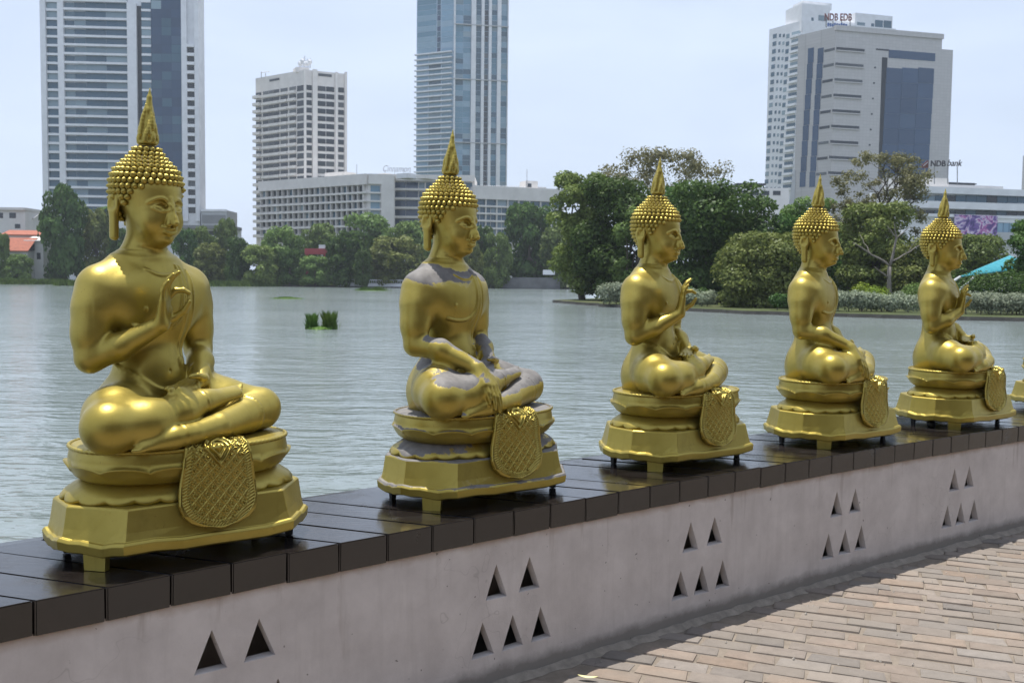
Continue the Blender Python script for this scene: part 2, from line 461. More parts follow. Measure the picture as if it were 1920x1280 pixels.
# cement fillet at the foot
V = []; Fc = []; R = random.Random(3)
for i, s in enumerate(np.arange(-2.5, 8.2, .05)):
    for n_, z in ((WALLN - .001, .012 + R.uniform(-.005, .006)), (-.008 + R.uniform(-.005, .005), .006 + R.uniform(-.003, .003)), (-.034 + R.uniform(-.012, .010), -.006)):
        q = wpos(s, n_); V.append((q.x - wall.location.x, q.y - wall.location.y, z))
n_ = len(V) // 3
for i in range(n_ - 1):
    for j in range(2): a = i * 3 + j; Fc.append((a, a + 1, a + 4, a + 3))
mesh_obj('cement_fillet', mk('cement_fillet', V, Fc, plain('cement', (.26, .225, .185), .95, var=.35, scale=14, bump=.4)), None, wall)
# coping of skewed dark planks
def coping_mat():
    m = NT('dark_coping_stone')
    geo = m.n('ShaderNodeNewGeometry'); v = geo.outputs['Position']
    mpn = m.n('ShaderNodeMapping'); m.l(v, mpn.inputs[0]); mpn.inputs['Rotation'].default_value = (0, 0, rad(22)); mpn.inputs['Scale'].default_value = (1.2, 9, 9)
    g = m.noise(mpn.outputs[0], 6, 6, 0.65); b = m.noise(v, 7, 5, 0.62)
    c = m.ramp(g, [(0.3, (0.008, 0.0065, 0.006)), (0.7, (0.019, 0.0155, 0.014))])
    c = m.mix(m.ramp(b, [(0.55, (0, 0, 0)), (0.75, (0.5, 0.5, 0.5))]), c, (0.030, 0.027, 0.024))
    hs = m.n('ShaderNodeHueSaturation'); m.l(c, hs.inputs['Color']); m.l(m.math('ADD', m.math('MULTIPLY', m.rnd(), .7), .65), hs.inputs['Value'])
    m.l(hs.outputs[0], m.b.inputs['Base Color'])
    m.l(m.ramp(b, [(0.3, (0.07,) * 3), (0.55, (0.15,) * 3), (0.75, (0.34,) * 3)]), m.b.inputs['Roughness']); m.set(Specular_IOR_Level=0.75)
    m.bump(m.math('ADD', g, m.math('MULTIPLY', m.noise(v, 45, 4), .5)), 0.14, 0.004); return m.mat
COPM = coping_mat(); PITCH_S = .1975; ND = .690
sk = math.cos(rad(158 - WA)) / math.sin(rad(158 - WA))
def plank_mesh(seed):
    R = random.Random(seed); bm = bmesh.new(); w = PITCH_S / 2 - .0024; poly = []
    for n_, e in ((0, -1), (0, 1), (ND, 1), (ND, -1)): poly.append((n_ * sk + e * w, n_))
    bot = [bm.verts.new((x + R.uniform(-.001, .001), y + (R.uniform(-.003, .003) if y == 0 else 0), -.100 + R.uniform(-.002, .002))) for x, y in poly]
    top = [bm.verts.new((x + R.uniform(-.001, .001), y + (R.uniform(-.002, .002) if y == 0 else 0), R.uniform(-.001, .001))) for x, y in poly]
    bm.faces.new(bot[::-1]); bm.faces.new(top)
    for i in range(4): j = (i + 1) % 4; bm.faces.new((bot[i], bot[j], top[j], top[i]))
    bmesh.ops.bevel(bm, geom=[e for e in bm.edges if all(v.co.z > -.05 for v in e.verts) or abs(e.verts[0].co.z - e.verts[1].co.z) > .05], offset=.0035, segments=2, affect='EDGES')
    me = bpy.data.meshes.new('coping_block'); bm.to_mesh(me); bm.free(); me.materials.append(COPM); return me
PLK = [plank_mesh(i) for i in range(5)]
for k in range(-11, 40):
    s = .091 + PITCH_S * (k + .5); q = wpos(s)
    o = bpy.data.objects.new('coping_block', PLK[Rb.randrange(5)]); COL.objects.link(o); o.parent = wall
    o.location = (q.x - wall.location.x, q.y - wall.location.y, COPZ + Rb.uniform(-.0018, .0018)); o.rotation_euler = (Rb.gauss(0, .0025), Rb.gauss(0, .002), wyaw(s))
V = []; Fc = []
for i, s in enumerate(np.linspace(-2.6, 8, 60)):
    for n_, z in ((ND + .004, ZT + .002), (ND + .004, COPZ - .006), (ND + .06, COPZ - .008), (ND + .06, ZT - .03)):
        q = wpos(s, n_); V.append((q.x - wall.location.x, q.y - wall.location.y, z))
for i in range(59):
    for j in range(3): a = i * 4 + j; Fc.append((a, a + 4, a + 5, a + 1))
mesh_obj('back_edging', mk('back_edging', V, Fc, COPM), None, wall)
# ================================================================== golden seated statues
def gold_mat(name, worn=0.0, tint=(1, 1, 1), metal=0.74, rough0=0.27):
    """gold lacquer; 'worn' lets grey primer show in flaked patches on upper surfaces"""
    m = NT(name)
    v = m.coord('Object')
    n1 = m.noise(v, 3.0, 4, 0.6); n2 = m.noise(v, 38, 5, 0.65)
    t = tint
    ca = tuple(a * b for a, b in zip((0.350, 0.268, 0.050), t)); cb = tuple(a * b for a, b in zip((0.455, 0.362, 0.088), t))
    c = m.ramp(n1, [(0.3, ca), (0.7, cb)])
    c = m.mix(m.ramp(n2, [(0.62, (0, 0, 0)), (0.80, (0.35, 0.35, 0.35))]), c, tuple(x * 0.62 for x in ca))
    # brown specks of dirt
    n3 = m.noise(v, 140, 3, 0.5)
    c = m.mix(m.ramp(n3, [(0.70, (0, 0, 0)), (0.76, (0.6, 0.6, 0.6))]), c, (0.16, 0.11, 0.03))
    # rain streaks and dull smears in the lacquer
    stv = m.coord('Object', (26, 26, 1.6)); stn = m.noise(stv, 1.0, 4, 0.55)
    c = m.mix(m.ramp(stn, [(0.58, (0, 0, 0)), (0.74, (0.30, 0.30, 0.30))]), c, (0.22, 0.165, 0.035))
    smear = m.noise(v, 7.5, 5, 0.65, 0.5)
    c = m.mix(m.ramp(smear, [(0.60, (0, 0, 0)), (0.76, (0.38, 0.38, 0.38))]), c, (0.27, 0.205, 0.045))
    rough = m.math('ADD', m.math('MULTIPLY', n2, 0.16), m.math('ADD', m.math('MULTIPLY', n1, 0.10), rough0))
    if worn > 0:
        geo = m.n('ShaderNodeNewGeometry'); sep = m.n('ShaderNodeSeparateXYZ')
        m.l(geo.outputs['Normal'], sep.inputs[0])
        big = m.noise(v, 4.2, 7, 0.62, 0.6)
        upw = m.math('MULTIPLY', sep.outputs[2], 0.40 * worn)
        spo = m.n('ShaderNodeSeparateXYZ'); m.l(v, spo.inputs[0]); upw = m.math('SUBTRACT', upw, m.ramp(spo.outputs[2], [(0.585, (0, 0, 0)), (0.62, (1, 1, 1))]))
        mask = m.ramp(m.math('ADD', big, upw), [(0.735, (0, 0, 0)), (0.752, (1, 1, 1))])
        edge = m.ramp(m.math('ADD', big, upw), [(0.700, (0, 0, 0)), (0.736, (1, 1, 1)), (0.76, (0, 0, 0))])
        gre = m.ramp(m.noise(v, 22, 4), [(0.3, (0.115, 0.107, 0.100)), (0.7, (0.205, 0.192, 0.180))])
        c = m.mix(m.math('MULTIPLY', edge, 0.35), c, (0.55, 0.46, 0.22))
        c = m.mix(mask, c, gre)
        m.l(m.math('MULTIPLY', m.math('SUBTRACT', 1.0, mask), metal), m.b.inputs['Metallic'])
        rough = m.math('ADD', rough, m.math('MULTIPLY', mask, 0.26))
    else:
        m.set(Metallic=metal)
    m.l(c, m.b.inputs['Base Color']); m.l(rough, m.b.inputs['Roughness'])
    m.bump(m.math('ADD', n2, m.math('MULTIPLY', m.noise(v, 9, 4), 1.2)), 0.10, 0.006)
    return m.mat

# ---- signed distance modelling: one continuous surface for the figure
def axis(*segs):
    """segs: (start, stop, step) pieces of one non-uniform grid axis"""
    out = []
    for a, b, h in segs:
        n = max(1, int(round((b - a) / h))); out += [a + (b - a) * i / n for i in range(n)]
    return np.array(out + [segs[-1][1]], np.float32)
class Field:
    def __init__(s, ax):
        s.ax = ax; s.n = np.array([len(a) for a in ax]); s.h = 0.004
        s.D = np.full(tuple(s.n), 0.5, np.float32)
    def win(s, lo, hi):
        sl = []
        for a, l, h in zip(s.ax, lo, hi):
            i0 = max(0, int(np.searchsorted(a, l)) - 1); i1 = min(len(a), int(np.searchsorted(a, h)) + 2); sl.append(slice(min(i0, len(a) - 1), max(i1, 1)))
        sl = tuple(sl)
        return sl, s.ax[0][sl[0]][:, None, None], s.ax[1][sl[1]][None, :, None], s.ax[2][sl[2]][None, None, :]
    def put(s, fn, lo, hi, k, cut=False):
        mg = k + 3 * s.h
        sl, X, Y, Z = s.win(np.array(lo) - mg, np.array(hi) + mg)
        d = fn(X, Y, Z); a = s.D[sl]
        if cut:
            d = -d; h = np.maximum(k - np.abs(a - d), 0) / k
            s.D[sl] = np.maximum(a, d) + h * h * k * 0.25
        else:
            h = np.maximum(k - np.abs(a - d), 0) / k
            s.D[sl] = np.minimum(a, d) - h * h * k * 0.25
    def cone(s, a, b, ra, rb, k=0.01, cut=False):
        a = np.array(a, np.float32); b = np.array(b, np.float32); ab = b - a; L = float(ab @ ab) + 1e-12; R = max(ra, rb)
        def fn(X, Y, Z):
            px, py, pz = X - a[0], Y - a[1], Z - a[2]
            t = np.clip((px * ab[0] + py * ab[1] + pz * ab[2]) / L, 0, 1)
            return np.sqrt((px - t * ab[0]) ** 2 + (py - t * ab[1]) ** 2 + (pz - t * ab[2]) ** 2) - (ra + (rb - ra) * t)
        s.put(fn, np.minimum(a, b) - R, np.maximum(a, b) + R, k, cut)
    def chain(s, pts, rs, k=0.01, cut=False):
        if not hasattr(rs, '__len__'): rs = [rs] * len(pts)
        for i in range(len(pts) - 1): s.cone(pts[i], pts[i + 1], rs[i], rs[i + 1], k, cut)
    def ell(s, c, r, k=0.02, rot=None, cut=False):
        c = np.array(c, np.float32); r = np.array(r, np.float32)
        Rm = np.array(rot if rot is not None else np.eye(3), np.float32)
        def fn(X, Y, Z):
            px, py, pz = X - c[0], Y - c[1], Z - c[2]
            q = [Rm[i, 0] * px + Rm[i, 1] * py + Rm[i, 2] * pz for i in range(3)]
            k0 = np.sqrt(sum((q[i] / r[i]) ** 2 for i in range(3))); k1 = np.sqrt(sum((q[i] / r[i] ** 2) ** 2 for i in range(3))) + 1e-9
            return k0 * (k0 - 1) / k1
        s.put(fn, c - r.max(), c + r.max(), k, cut)
    def loft(s, st, k=0.02, p=2.3):
        st = np.array(st, np.float32); z = st[:, 0]
        def fn(X, Y, Z):
            Zf = np.clip(Z, z[0], z[-1])
            # smooth (Catmull-Rom like) interpolation of the stations
            zz = np.linspace(z[0], z[-1], 120); out = []
            for j in range(1, 5):
                y = np.interp(zz, z, st[:, j]); y = np.convolve(np.pad(y, 6, mode='edge'), np.ones(13) / 13, 'valid'); out.append(np.interp(Zf.ravel(), zz, y).reshape(Zf.shape).astype(np.float32))
            cx, cy, rx, ry = out
            q = (np.abs((X - cx) / rx) ** p + np.abs((Y - cy) / ry) ** p) ** (1 / p)
            d = (q - 1) * np.minimum(rx, ry)
            dz = np.maximum(np.maximum(z[0] - Z, Z - z[-1]), -1)
            return np.maximum(d, dz)
        s.put(fn, (-(st[:, 3].max()) - .02, -(st[:, 4].max()) - .05, z[0]), (st[:, 3].max() + .02, st[:, 4].max() + .05, z[-1]), k)
    def front(s, x, z, y0=-0.45):
        """y of the first surface met when looking from the front"""
        i = int(np.argmin(np.abs(s.ax[0] - x))); k = int(np.argmin(np.abs(s.ax[2] - z)))
        col = s.D[i, :, k]; j0 = max(1, int(np.searchsorted(s.ax[1], y0))); w = np.where(col[j0:] < 0)[0]
        if len(w) == 0: return 0.0
        j = j0 + w[0]; a, b = col[j - 1], col[j]
        return float(s.ax[1][j - 1] + (s.ax[1][j] - s.ax[1][j - 1]) * a / (a - b + 1e-9))
    def ridge(s, pts, r, k=0.006, lift=0.0, y0=-0.45, cut=False, sub=6):
        """raised (or cut) line that follows the front of the body through (x, z) points"""
        pts = np.array(pts, float); t = np.arange(len(pts)); tt = np.linspace(0, len(pts) - 1, (len(pts) - 1) * sub + 1)
        # smooth interpolation by quadratic averaging
        P = np.stack([np.interp(tt, t, pts[:, i]) for i in range(2)], 1)
        for _ in range(sub): P[1:-1] = (P[:-2] + 2 * P[1:-1] + P[2:]) / 4
        Q = [(x, s.front(x, z, y0) - lift, z) for x, z in P]
        Q = np.array(Q); 
        for _ in range(2): Q[1:-1, 1] = (Q[:-2, 1] + 2 * Q[1:-1, 1] + Q[2:, 1]) / 4
        s.chain([tuple(q) for q in Q], r, k, cut)
    def ring(s, c, axis, r, rr, k=0.005, cut=False, n=28, squash=(1, 1)):
        ax = Vector(axis).normalized(); u = ax.orthogonal().normalized(); w2 = ax.cross(u)
        pts = [tuple(Vector(c) + (u * math.cos(2 * math.pi * i / n) * squash[0] + w2 * math.sin(2 * math.pi * i / n) * squash[1]) * r) for i in range(n + 1)]
        s.chain(pts, rr, k, cut)
    def mesh(s, name, mat, relax=2):
        D = s.D; ins = D < 0
        n0, n1, n2 = D.shape
        cnt = np.zeros((n0 - 1, n1 - 1, n2 - 1), np.int8)
        for dx in (0, 1):
            for dy in (0, 1):
                for dz in (0, 1): cnt += ins[dx:n0 - 1 + dx, dy:n1 - 1 + dy, dz:n2 - 1 + dz]
        act = (cnt > 0) & (cnt < 8)
        I = np.argwhere(act); idx = np.full(act.shape, -1, np.int32); idx[act] = np.arange(len(I))
        cor = [(a, b, c) for a in (0, 1) for b in (0, 1) for c in (0, 1)]
        val = {c: D[I[:, 0] + c[0], I[:, 1] + c[1], I[:, 2] + c[2]] for c in cor}
        acc = np.zeros((len(I), 3)); num = np.zeros(len(I))
        for c in cor:
            for a in range(3):
                if c[a] == 0:
                    e = list(c); e[a] = 1; e = tuple(e); va, vb = val[c], val[e]; mcross = (va < 0) != (vb < 0)
                    t = np.where(mcross, va / np.where(mcross, va - vb, 1), 0)
                    p = np.array(c, float)[None, :].repeat(len(I), 0); p[:, a] += t
                    acc += p * mcross[:, None]; num += mcross
        V = (I + acc / num[:, None])
        Fs = []
        for a in range(3):
            b, c = (a + 1) % 3, (a + 2) % 3
            s0 = [slice(None)] * 3; s1 = [slice(None)] * 3
            s0[a] = slice(0, -1); s1[a] = slice(1, None)
            A = ins[tuple(s0)]; B = ins[tuple(s1)]; ch = A != B
            E = np.argwhere(ch)
            ok = (E[:, b] > 0) & (E[:, c] > 0) & (E[:, b] < D.shape[b] - 1) & (E[:, c] < D.shape[c] - 1); E = E[ok]
            sg = A[E[:, 0], E[:, 1], E[:, 2]]
            def cell(db, dc):
                q = E.copy(); q[:, b] += db; q[:, c] += dc; return idx[q[:, 0], q[:, 1], q[:, 2]]
            q = np.stack([cell(-1, -1), cell(0, -1), cell(0, 0), cell(-1, 0)], 1)
            q[~sg] = q[~sg][:, ::-1]; Fs.append(q)
        Fq = np.concatenate(Fs); Fq = Fq[(Fq >= 0).all(1)]
        def samp(P):
            i = np.clip(np.floor(P).astype(int), 0, np.array(D.shape) - 2); f = P - i; o = 0; g = np.zeros_like(P)
            for c in cor:
                v = D[i[:, 0] + c[0], i[:, 1] + c[1], i[:, 2] + c[2]]
                wx = [f[:, a] if c[a] else 1 - f[:, a] for a in range(3)]
                o = o + v * wx[0] * wx[1] * wx[2]
                for a in range(3):
                    g[:, a] += v * (1 if c[a] else -1) * wx[(a + 1) % 3] * wx[(a + 2) % 3]
            return o, g
        ed = np.concatenate([Fq[:, [0, 1]], Fq[:, [1, 2]], Fq[:, [2, 3]], Fq[:, [3, 0]]])
        def lap(V):
            S = np.zeros_like(V); N = np.zeros(len(V))
            np.add.at(S, ed[:, 0], V[ed[:, 1]]); np.add.at(S, ed[:, 1], V[ed[:, 0]])
            np.add.at(N, ed[:, 0], 1); np.add.at(N, ed[:, 1], 1)
            return S / np.maximum(N, 1)[:, None]
        for _ in range(relax):
            V = 0.5 * V + 0.5 * lap(V)
            o, g = samp(V); g2 = (g ** 2).sum(1) + 1e-9
            V = V - np.clip(o / g2, -0.6, 0.6)[:, None] * g * 0.8
        V = 0.6 * V + 0.4 * lap(V)
        W = np.stack([np.interp(V[:, a], np.arange(len(s.ax[a])), s.ax[a]) for a in range(3)], 1)
        return mk_np(name, W, Fq, mat)

def hand(F, wrist, f, n, s, curls, thumb, splay=0.05, sc=1.0, fat=1.08):
    """palm + five fingers; f points along the fingers, n out of the palm, s to the thumb"""
    f = Vector(f).normalized(); n = Vector(n); n = (n - f * n.dot(f)).normalized(); s0 = Vector(s); s = (s0 - f * s0.dot(f) - n * s0.dot(n)).normalized()
    wp = Vector(wrist)
    kn = []
    for i, (off, dist) in enumerate(((.027, .086), (.009, .090), (-.009, .086), (-.026, .078))):
        k = wp + f * dist * sc + s * off * sc
        kn.append(k)
        F.cone(wp + s * off * 0.55 * sc, k, .0165 * sc, .0125 * sc, 0.014)
    F.cone(wp + s * .012 * sc + f * .02 * sc, wp + f * .05 * sc + s * .03 * sc + n * .008 * sc, .018 * sc, .014 * sc, 0.014)
    L = ((.040, .027, .022), (.046, .031, .024), (.042, .028, .022), (.033, .022, .019))
    for i in range(4):
        p = kn[i]; ang = 0.0; r0 = (.0108, .0112, .0105, .0094)[i] * sc * fat
        d0 = (f + s * splay * (1.5 - i)).normalized()
        for j in range(3):
            ang += curls[i][j]
            d = d0 * math.cos(ang) + n * math.sin(ang)
            q = p + d * L[i][j] * sc
            F.cone(p, q, r0 * (1 - .13 * j), r0 * (1 - .13 * (j + 1)), 0.0035)
            p = q
    tp = [wp + f * a * sc + s * b * sc + n * c * sc for a, b, c in thumb]
    F.chain([tuple(p) for p in tp], [.015 * sc, .0125 * sc, .0110 * sc, .0082 * sc], 0.006)

def foot(F, ankle, toe, up, k=0.012):
    a = Vector(ankle); t = Vector(toe); d = (t - a).normalized(); up = Vector(up); up = (up - d * up.dot(d)).normalized(); side = d.cross(up)
    L = (t - a).length
    F.cone(a - d * .035, a + d * .03, .031, .030, 0.02)
    for o in (-1, 0, 1):
        F.cone(a + side * o * .007, a + d * L * 0.76 + side * o * .014 - up * .006, .027, .0125, 0.016)
    for i in range(5):
        o = (i - 2) * 0.0102; ln = L * (1.0 - 0.055 * i)
        q = a + d * ln * 0.74 + side * o - up * .006
        F.cone(q, a + d * ln * .93 + side * o * .95 - up * .008, .0088, .0074, 0.003); F.cone(a + d * ln * .93 + side * o * .95 - up * .008, a + d * ln + side * o * .9 - up * .004, .0074, .0062, 0.002)

HEAD_P = (0, 0, .640)
HEAD_R = Matrix.Rotation(rad(2), 3, 'Z') @ Matrix.Rotation(rad(2.5), 3, 'X')
def build_body(pose, mat):
    F = Field((axis((-.40, -.14, .0040), (-.14, .14, .0022), (.14, .40, .0040)), axis((-.46, -.18, .0036), (-.18, -.05, .0024), (-.05, .18, .0042)), axis((-.05, .62, .0038), (.62, .92, .0022))))
    # trunk
    F.loft([(-.03, 0, .01, .170, .120), (.04, 0, .01, .180, .130), (.11, 0, .005, .160, .116), (.18, 0, 0, .122, .095), (.245, 0, -.002, .110, .089),
            (.31, 0, -.004, .123, .095), (.37, 0, -.006, .146, .102), (.43, 0, -.004, .162, .104), (.48, 0, 0, .166, .096), (.515, 0, .004, .150, .084),
            (.54, 0, .006, .11, .072), (.57, 0, .004, .07, .06)], 0.02)
    for sx in (-1, 1):
        F.cone((sx * .05, .008, .520), (sx * .176, .004, .484), .054, .061, 0.06)
        F.cone((sx * .030, .014, .595), (sx * .150, .010, .500), .040, .050, 0.05)
        F.ell((sx * .074, -.062, .440), (.088, .034, .076), 0.08)
        F.cone((sx * .06, .02, .5), (sx * .15, .02, .42), .07, .062, 0.06)
    F.ell((0, -.075, .19), (.085, .040, .075), 0.05)
    # neck with fold lines
    F.cone((0, .006, .53), (0, -.004, .69), .070, .063, 0.045)
    for zz in (.600, .622): F.ring((0, .001, zz), (0, .12, 1), .0655, .0022, 0.006)
    # robe lines: neck fold, sash edge over the left shoulder, hanging flap, waist, knee and ankle hems
    F.ridge([(-.062, .545), (-.03, .528), (0, .524), (.03, .528), (.058, .543)], 0.0035, 0.006, -0.0008)
    sash = [(.062, .560), (.064, .530), (.060, .48), (.056, .43), (.040, .385), (.008, .358), (-.035, .350), (-.08, .352), (-.118, .362)]
    F.ridge(sash, 0.0050, 0.004, 0.0012)
    F.ridge([(x + .012, z - .010 if z < .4 else z) for x, z in sash[:6]], 0.0032, 0.003, 0.0005)
    F.ridge([(.078, .556), (.082, .50), (.080, .42), (.070, .34), (.058, .27), (.050, .215)], 0.0036, 0.004, 0.0005)
    F.ridge([(.104, .545), (.110, .50), (.108, .42), (.098, .34), (.084, .27), (.074, .215)], 0.0036, 0.004, 0.0005)
    for i in range(7):
        F.ridge([(.050 + .004 * i, .215 + .004 * abs(i - 3)), (.050 + .004 * i, .245)], 0.0026, 0.003, 0.001, sub=3)
    F.ridge([(-.125, .235), (-.095, .190), (-.05, .150), (0, .135), (.05, .140), (.085, .170), (.105, .22)], 0.0042, 0.005, 0.0)
    F.ridge([(-.125, .225), (-.095, .178), (-.05, .138), (0, .122), (.05, .128), (.092, .160), (.115, .21)], 0.0030, 0.004, 0.0)
    for sx in (-1, 1): F.ell((sx * .085, F.front(sx * .085, .415) + .001, .415), (.0068, .006, .0068), 0.004)
    F.ell((.006, F.front(.006, .205) + .000, .205), (.0045, .005, .0055), 0.002, cut=True)
    # head
    F.ell((0, .000, .812), (.108, .120, .098), 0.02)
    F.ell((0, -.036, .752), (.084, .090, .112), 0.03)
    F.cone((0, -.048, .735), (0, -.070, .668), .072, .044, 0.035)
    F.ell((0, -.094, .652), (.026, .024, .020), 0.022)
    for sx in (-1, 1):
        F.ell((sx * .043, -.082, .706), (.033, .032, .038), 0.03)
        F.ell((sx * .034, -.1195, .7640), (.028, .012, .0140), 0.014, cut=True)      # hollow of the socket
        F.ell((sx * .0335, -.1045, .7520), (.0220, .0150, .0135), 0.007)             # eye under a lowered lid
    F.chain([(0, -.122, .784), (0, -.134, .752), (0, -.146, .722), (0, -.1545, .7045)], [.0070, .0080, .0100, .0118], 0.009)
    for sx in (-1, 1):
        F.cone((sx * .004, -.128, .750), (sx * .0135, -.136, .7010), .0065, .0100, 0.008)
        F.ell((sx * .0060, -.146, .6935), (.0032, .0045, .0030), 0.003, cut=True)
    F.ell((0, -.117, .680), (.028, .013, .016), 0.016)
    F.ell((0, -.117, .650), (.016, .012, .012), 0.016)
    for sx in (-1, 1):
        F.ridge([(sx * .0075, .762), (sx * .013, .777), (sx * .027, .7865), (sx * .046, .7845), (sx * .070, .768)], 0.0026, 0.006, -0.0008)
        F.ridge([(sx * .013, .7465), (sx * .023, .7425), (sx * .036, .7415), (sx * .049, .7455), (sx * .061, .753)], 0.0019, 0.003, 0.0003)
        F.ridge([(sx * .013, .7490), (sx * .025, .7455), (sx * .038, .7450), (sx * .058, .7535)], 0.0013, 0.002, -0.0004, cut=True)
    F.ridge([(-.030, .6905), (-.016, .6840), (-.005, .6860), (0, .6843), (.005, .6860), (.016, .6840), (.030, .6905)], 0.0042, 0.004, 0.0005)
    F.ridge([(-.020, .6765), (-.009, .6710), (0, .6700), (.009, .6710), (.020, .6765)], 0.0056, 0.005, 0.0002)
    F.ridge([(-.034, .6905), (-.017, .6790), (0, .6790), (.017, .6790), (.034, .6905)], 0.0017, 0.002, 0.001, cut=True)
    # ears with long lobes
    for sx in (-1, 1):
        F.ell((sx * .104, .034, .758), (.013, .028, .040), 0.008)
        F.ell((sx * .117, .030, .760), (.0105, .0175, .030), 0.006, cut=True)
        F.cone((sx * .103, .026, .735), (sx * .106, .020, .650), .0125, .0120, 0.008)
        F.cone((sx * .104, .038, .735), (sx * .107, .031, .652), .0110, .0110, 0.008)
        F.cone((sx * .1195, .027, .685), (sx * .1195, .025, .668), .0028, .0022, 0.003, cut=True)
    # arms
    R_sh, R_el = (-.176, .004, .478), (-.222, -.012, .252)
    L_sh, L_el = (.174, .004, .478), (.208, -.008, .262)
    F.chain([R_sh, (-.202, .000, .41), (-.216, -.004, .33), R_el], [.0590, .0535, .0485, .0430], 0.05)
    F.chain([L_sh, (.195, .002, .41), (.205, .000, .33), L_el], [.0590, .0535, .0485, .0430], 0.05)
    L_wr = (.098, -.155, .168)
    F.chain([L_el, (.165, -.075, .222), L_wr], [.046, .043, .0285], 0.02)
    F.ring((.120, -.126, .189), (.70, .88, -.27), .0335, .0048, 0.004)
    hand(F, L_wr, (-.93, -.36, -.16), (-.12, -.10, 1), (.30, -1, .0),
         [(.10, .16, .12), (.10, .14, .12), (.08, .14, .12), (.05, .14, .12)],
         [(.015, .022, .010), (.042, .040, .022), (.068, .034, .034), (.090, .022, .036)], 0.02, 1.06)
    if pose in 'AC':
        R_wr = (-.078, -.188, .366) if pose == 'A' else (-.062, -.150, .352)
        F.chain([R_el, (-.165, -.085, .290), R_wr], [.045, .043, .0275], 0.02)
        hand(F, R_wr, (.10, -.10, 1), (.62, -.78, 0), (.78, .62, 0.0),
             [(.62, .75, .55), (.02, .42, .34), (-.04, .36, .34), (-.08, .32, .3)],
             [(.012, .024, .010), (.030, .034, .034), (.056, .030, .062), (.088, .024, .076)], 0.05, 0.97, 1.16)
    else:
        R_wr = (-.128, -.262, .168)
        F.chain([R_el, (-.190, -.120, .236), R_wr], [.045, .043, .028], 0.02)
        hand(F, R_wr, (.05, -.66, -.75), (.0, .75, -.66), (1, .1, 0),
             [(.25, .22, .12), (.25, .22, .12), (.25, .20, .12), (.25, .2, .12)],
             [(.015, .022, .004), (.042, .038, .006), (.070, .044, .008), (.094, .044, .008)], 0.03, 1.08)
    # crossed legs, right foot up on the left thigh
    Rk, Lk = (-.288, -.208, .052), (.318, -.204, .052)
    for sx, K in ((-1, Rk), (1, Lk)):
        F.chain([(sx * .085, -.01, .070), (sx * .20, -.115, .068), K], [.108, .094, .076], 0.05)
    Ra, La = (.040, -.255, .108), (-.120, -.308, .012)
    F.chain([Rk, (-.17, -.236, .056), (-.05, -.252, .082), Ra], [.074, .071, .050, .036], 0.04)
    F.chain([Lk, (.21, -.248, .040), (.06, -.302, .026), (-.05, -.314, .016), La], [.076, .061, .046, .036, .030], 0.006)
    foot(F, Ra, (.230, -.236, .140), (0, -.55, 1))
    foot(F, La, (-.258, -.276, -.002), (-.1, -.7, 1))
    F.ring((-.150, -.240, .060), (1, -.14, .20), .0695, .0028, 0.004)
    F.ring((.225, -.240, .042), (1, .46, .05), .0665, .0030, 0.004)
    F.ring((.030, -.255, .105), (1, -.05, .25), .0395, .0030, 0.004)
    F.ring((-.095, -.312, .014), (1, .03, .02), .0335, .0030, 0.004)
    me = F.mesh('body_' + pose, mat)
    # turn and lower the head on the neck
    co = np.zeros(len(me.vertices) * 3, np.float32); me.vertices.foreach_get('co', co); co = co.reshape(-1, 3)
    w_ = np.clip((co[:, 2] - .575) / .075, 0, 1); w_ = w_ * w_ * (3 - 2 * w_); q = co - np.array(HEAD_P, np.float32)
    r_ = q @ np.array(HEAD_R, np.float32).T; co = co + (r_ - q) * w_[:, None]
    me.vertices.foreach_set('co', co.ravel()); me.update()
    return me

# hair outline: (height, radius)
HAIR = [(.690, .060), (.720, .084), (.750, .100), (.780, .108), (.805, .1105), (.830, .1105), (.852, .1065), (.872, .099), (.889, .088), (.903, .074), (.916, .061), (.930, .050), (.945, .041), (.958, .034), (.970, .029)]
def hair_r(z):
    return float(np.interp(z, [a for a, b in HAIR], [b for a, b in HAIR]))
def build_cap(mat):
    V = []; Fc = []; N = 40
    zs = [z for z, r in HAIR if z >= .825] + [.980]
    for z in zs:
        r = hair_r(min(z, .970)) * (0.99 if z < .97 else .6)
        for k in range(N):
            a = 2 * math.pi * k / N; V.append((r * math.sin(a), -r * 1.10 * math.cos(a) + .002, z))
    for i in range(len(zs) - 1):
        for k in range(N):
            k2 = (k + 1) % N; Fc.append((i * N + k, i * N + k2, (i + 1) * N + k2, (i + 1) * N + k))
    Fc.append(tuple((len(zs) - 1) * N + k for k in range(N)))
    return mk('hair', V, Fc, mat, True)
def curl_mesh(mat):
    """a snail-shell curl: a bead with a pointed whorl"""
    V = []; Fc = []; n = 10; prof = [(1.0, -.35), (1.08, .12), (.94, .50), (.66, .78), (.50, .86), (.42, 1.02), (.18, 1.22), (0, 1.30)]
    for r, z in prof[:-1]:
        for k in range(n):
            a = 2 * math.pi * k / n + z * 0.8; V.append((r * math.cos(a), r * math.sin(a), z))
    V.append((0, 0, 1.30)); m = len(prof) - 1
    for i in range(m - 1):
        for k in range(n):
            k2 = (k + 1) % n; Fc.append((i * n + k, i * n + k2, (i + 1) * n + k2, (i + 1) * n + k))
    for k in range(n): Fc.append(((m - 1) * n + k, (m - 1) * n + (k + 1) % n, m * n))
    return mk('curl', V, Fc, mat, True)
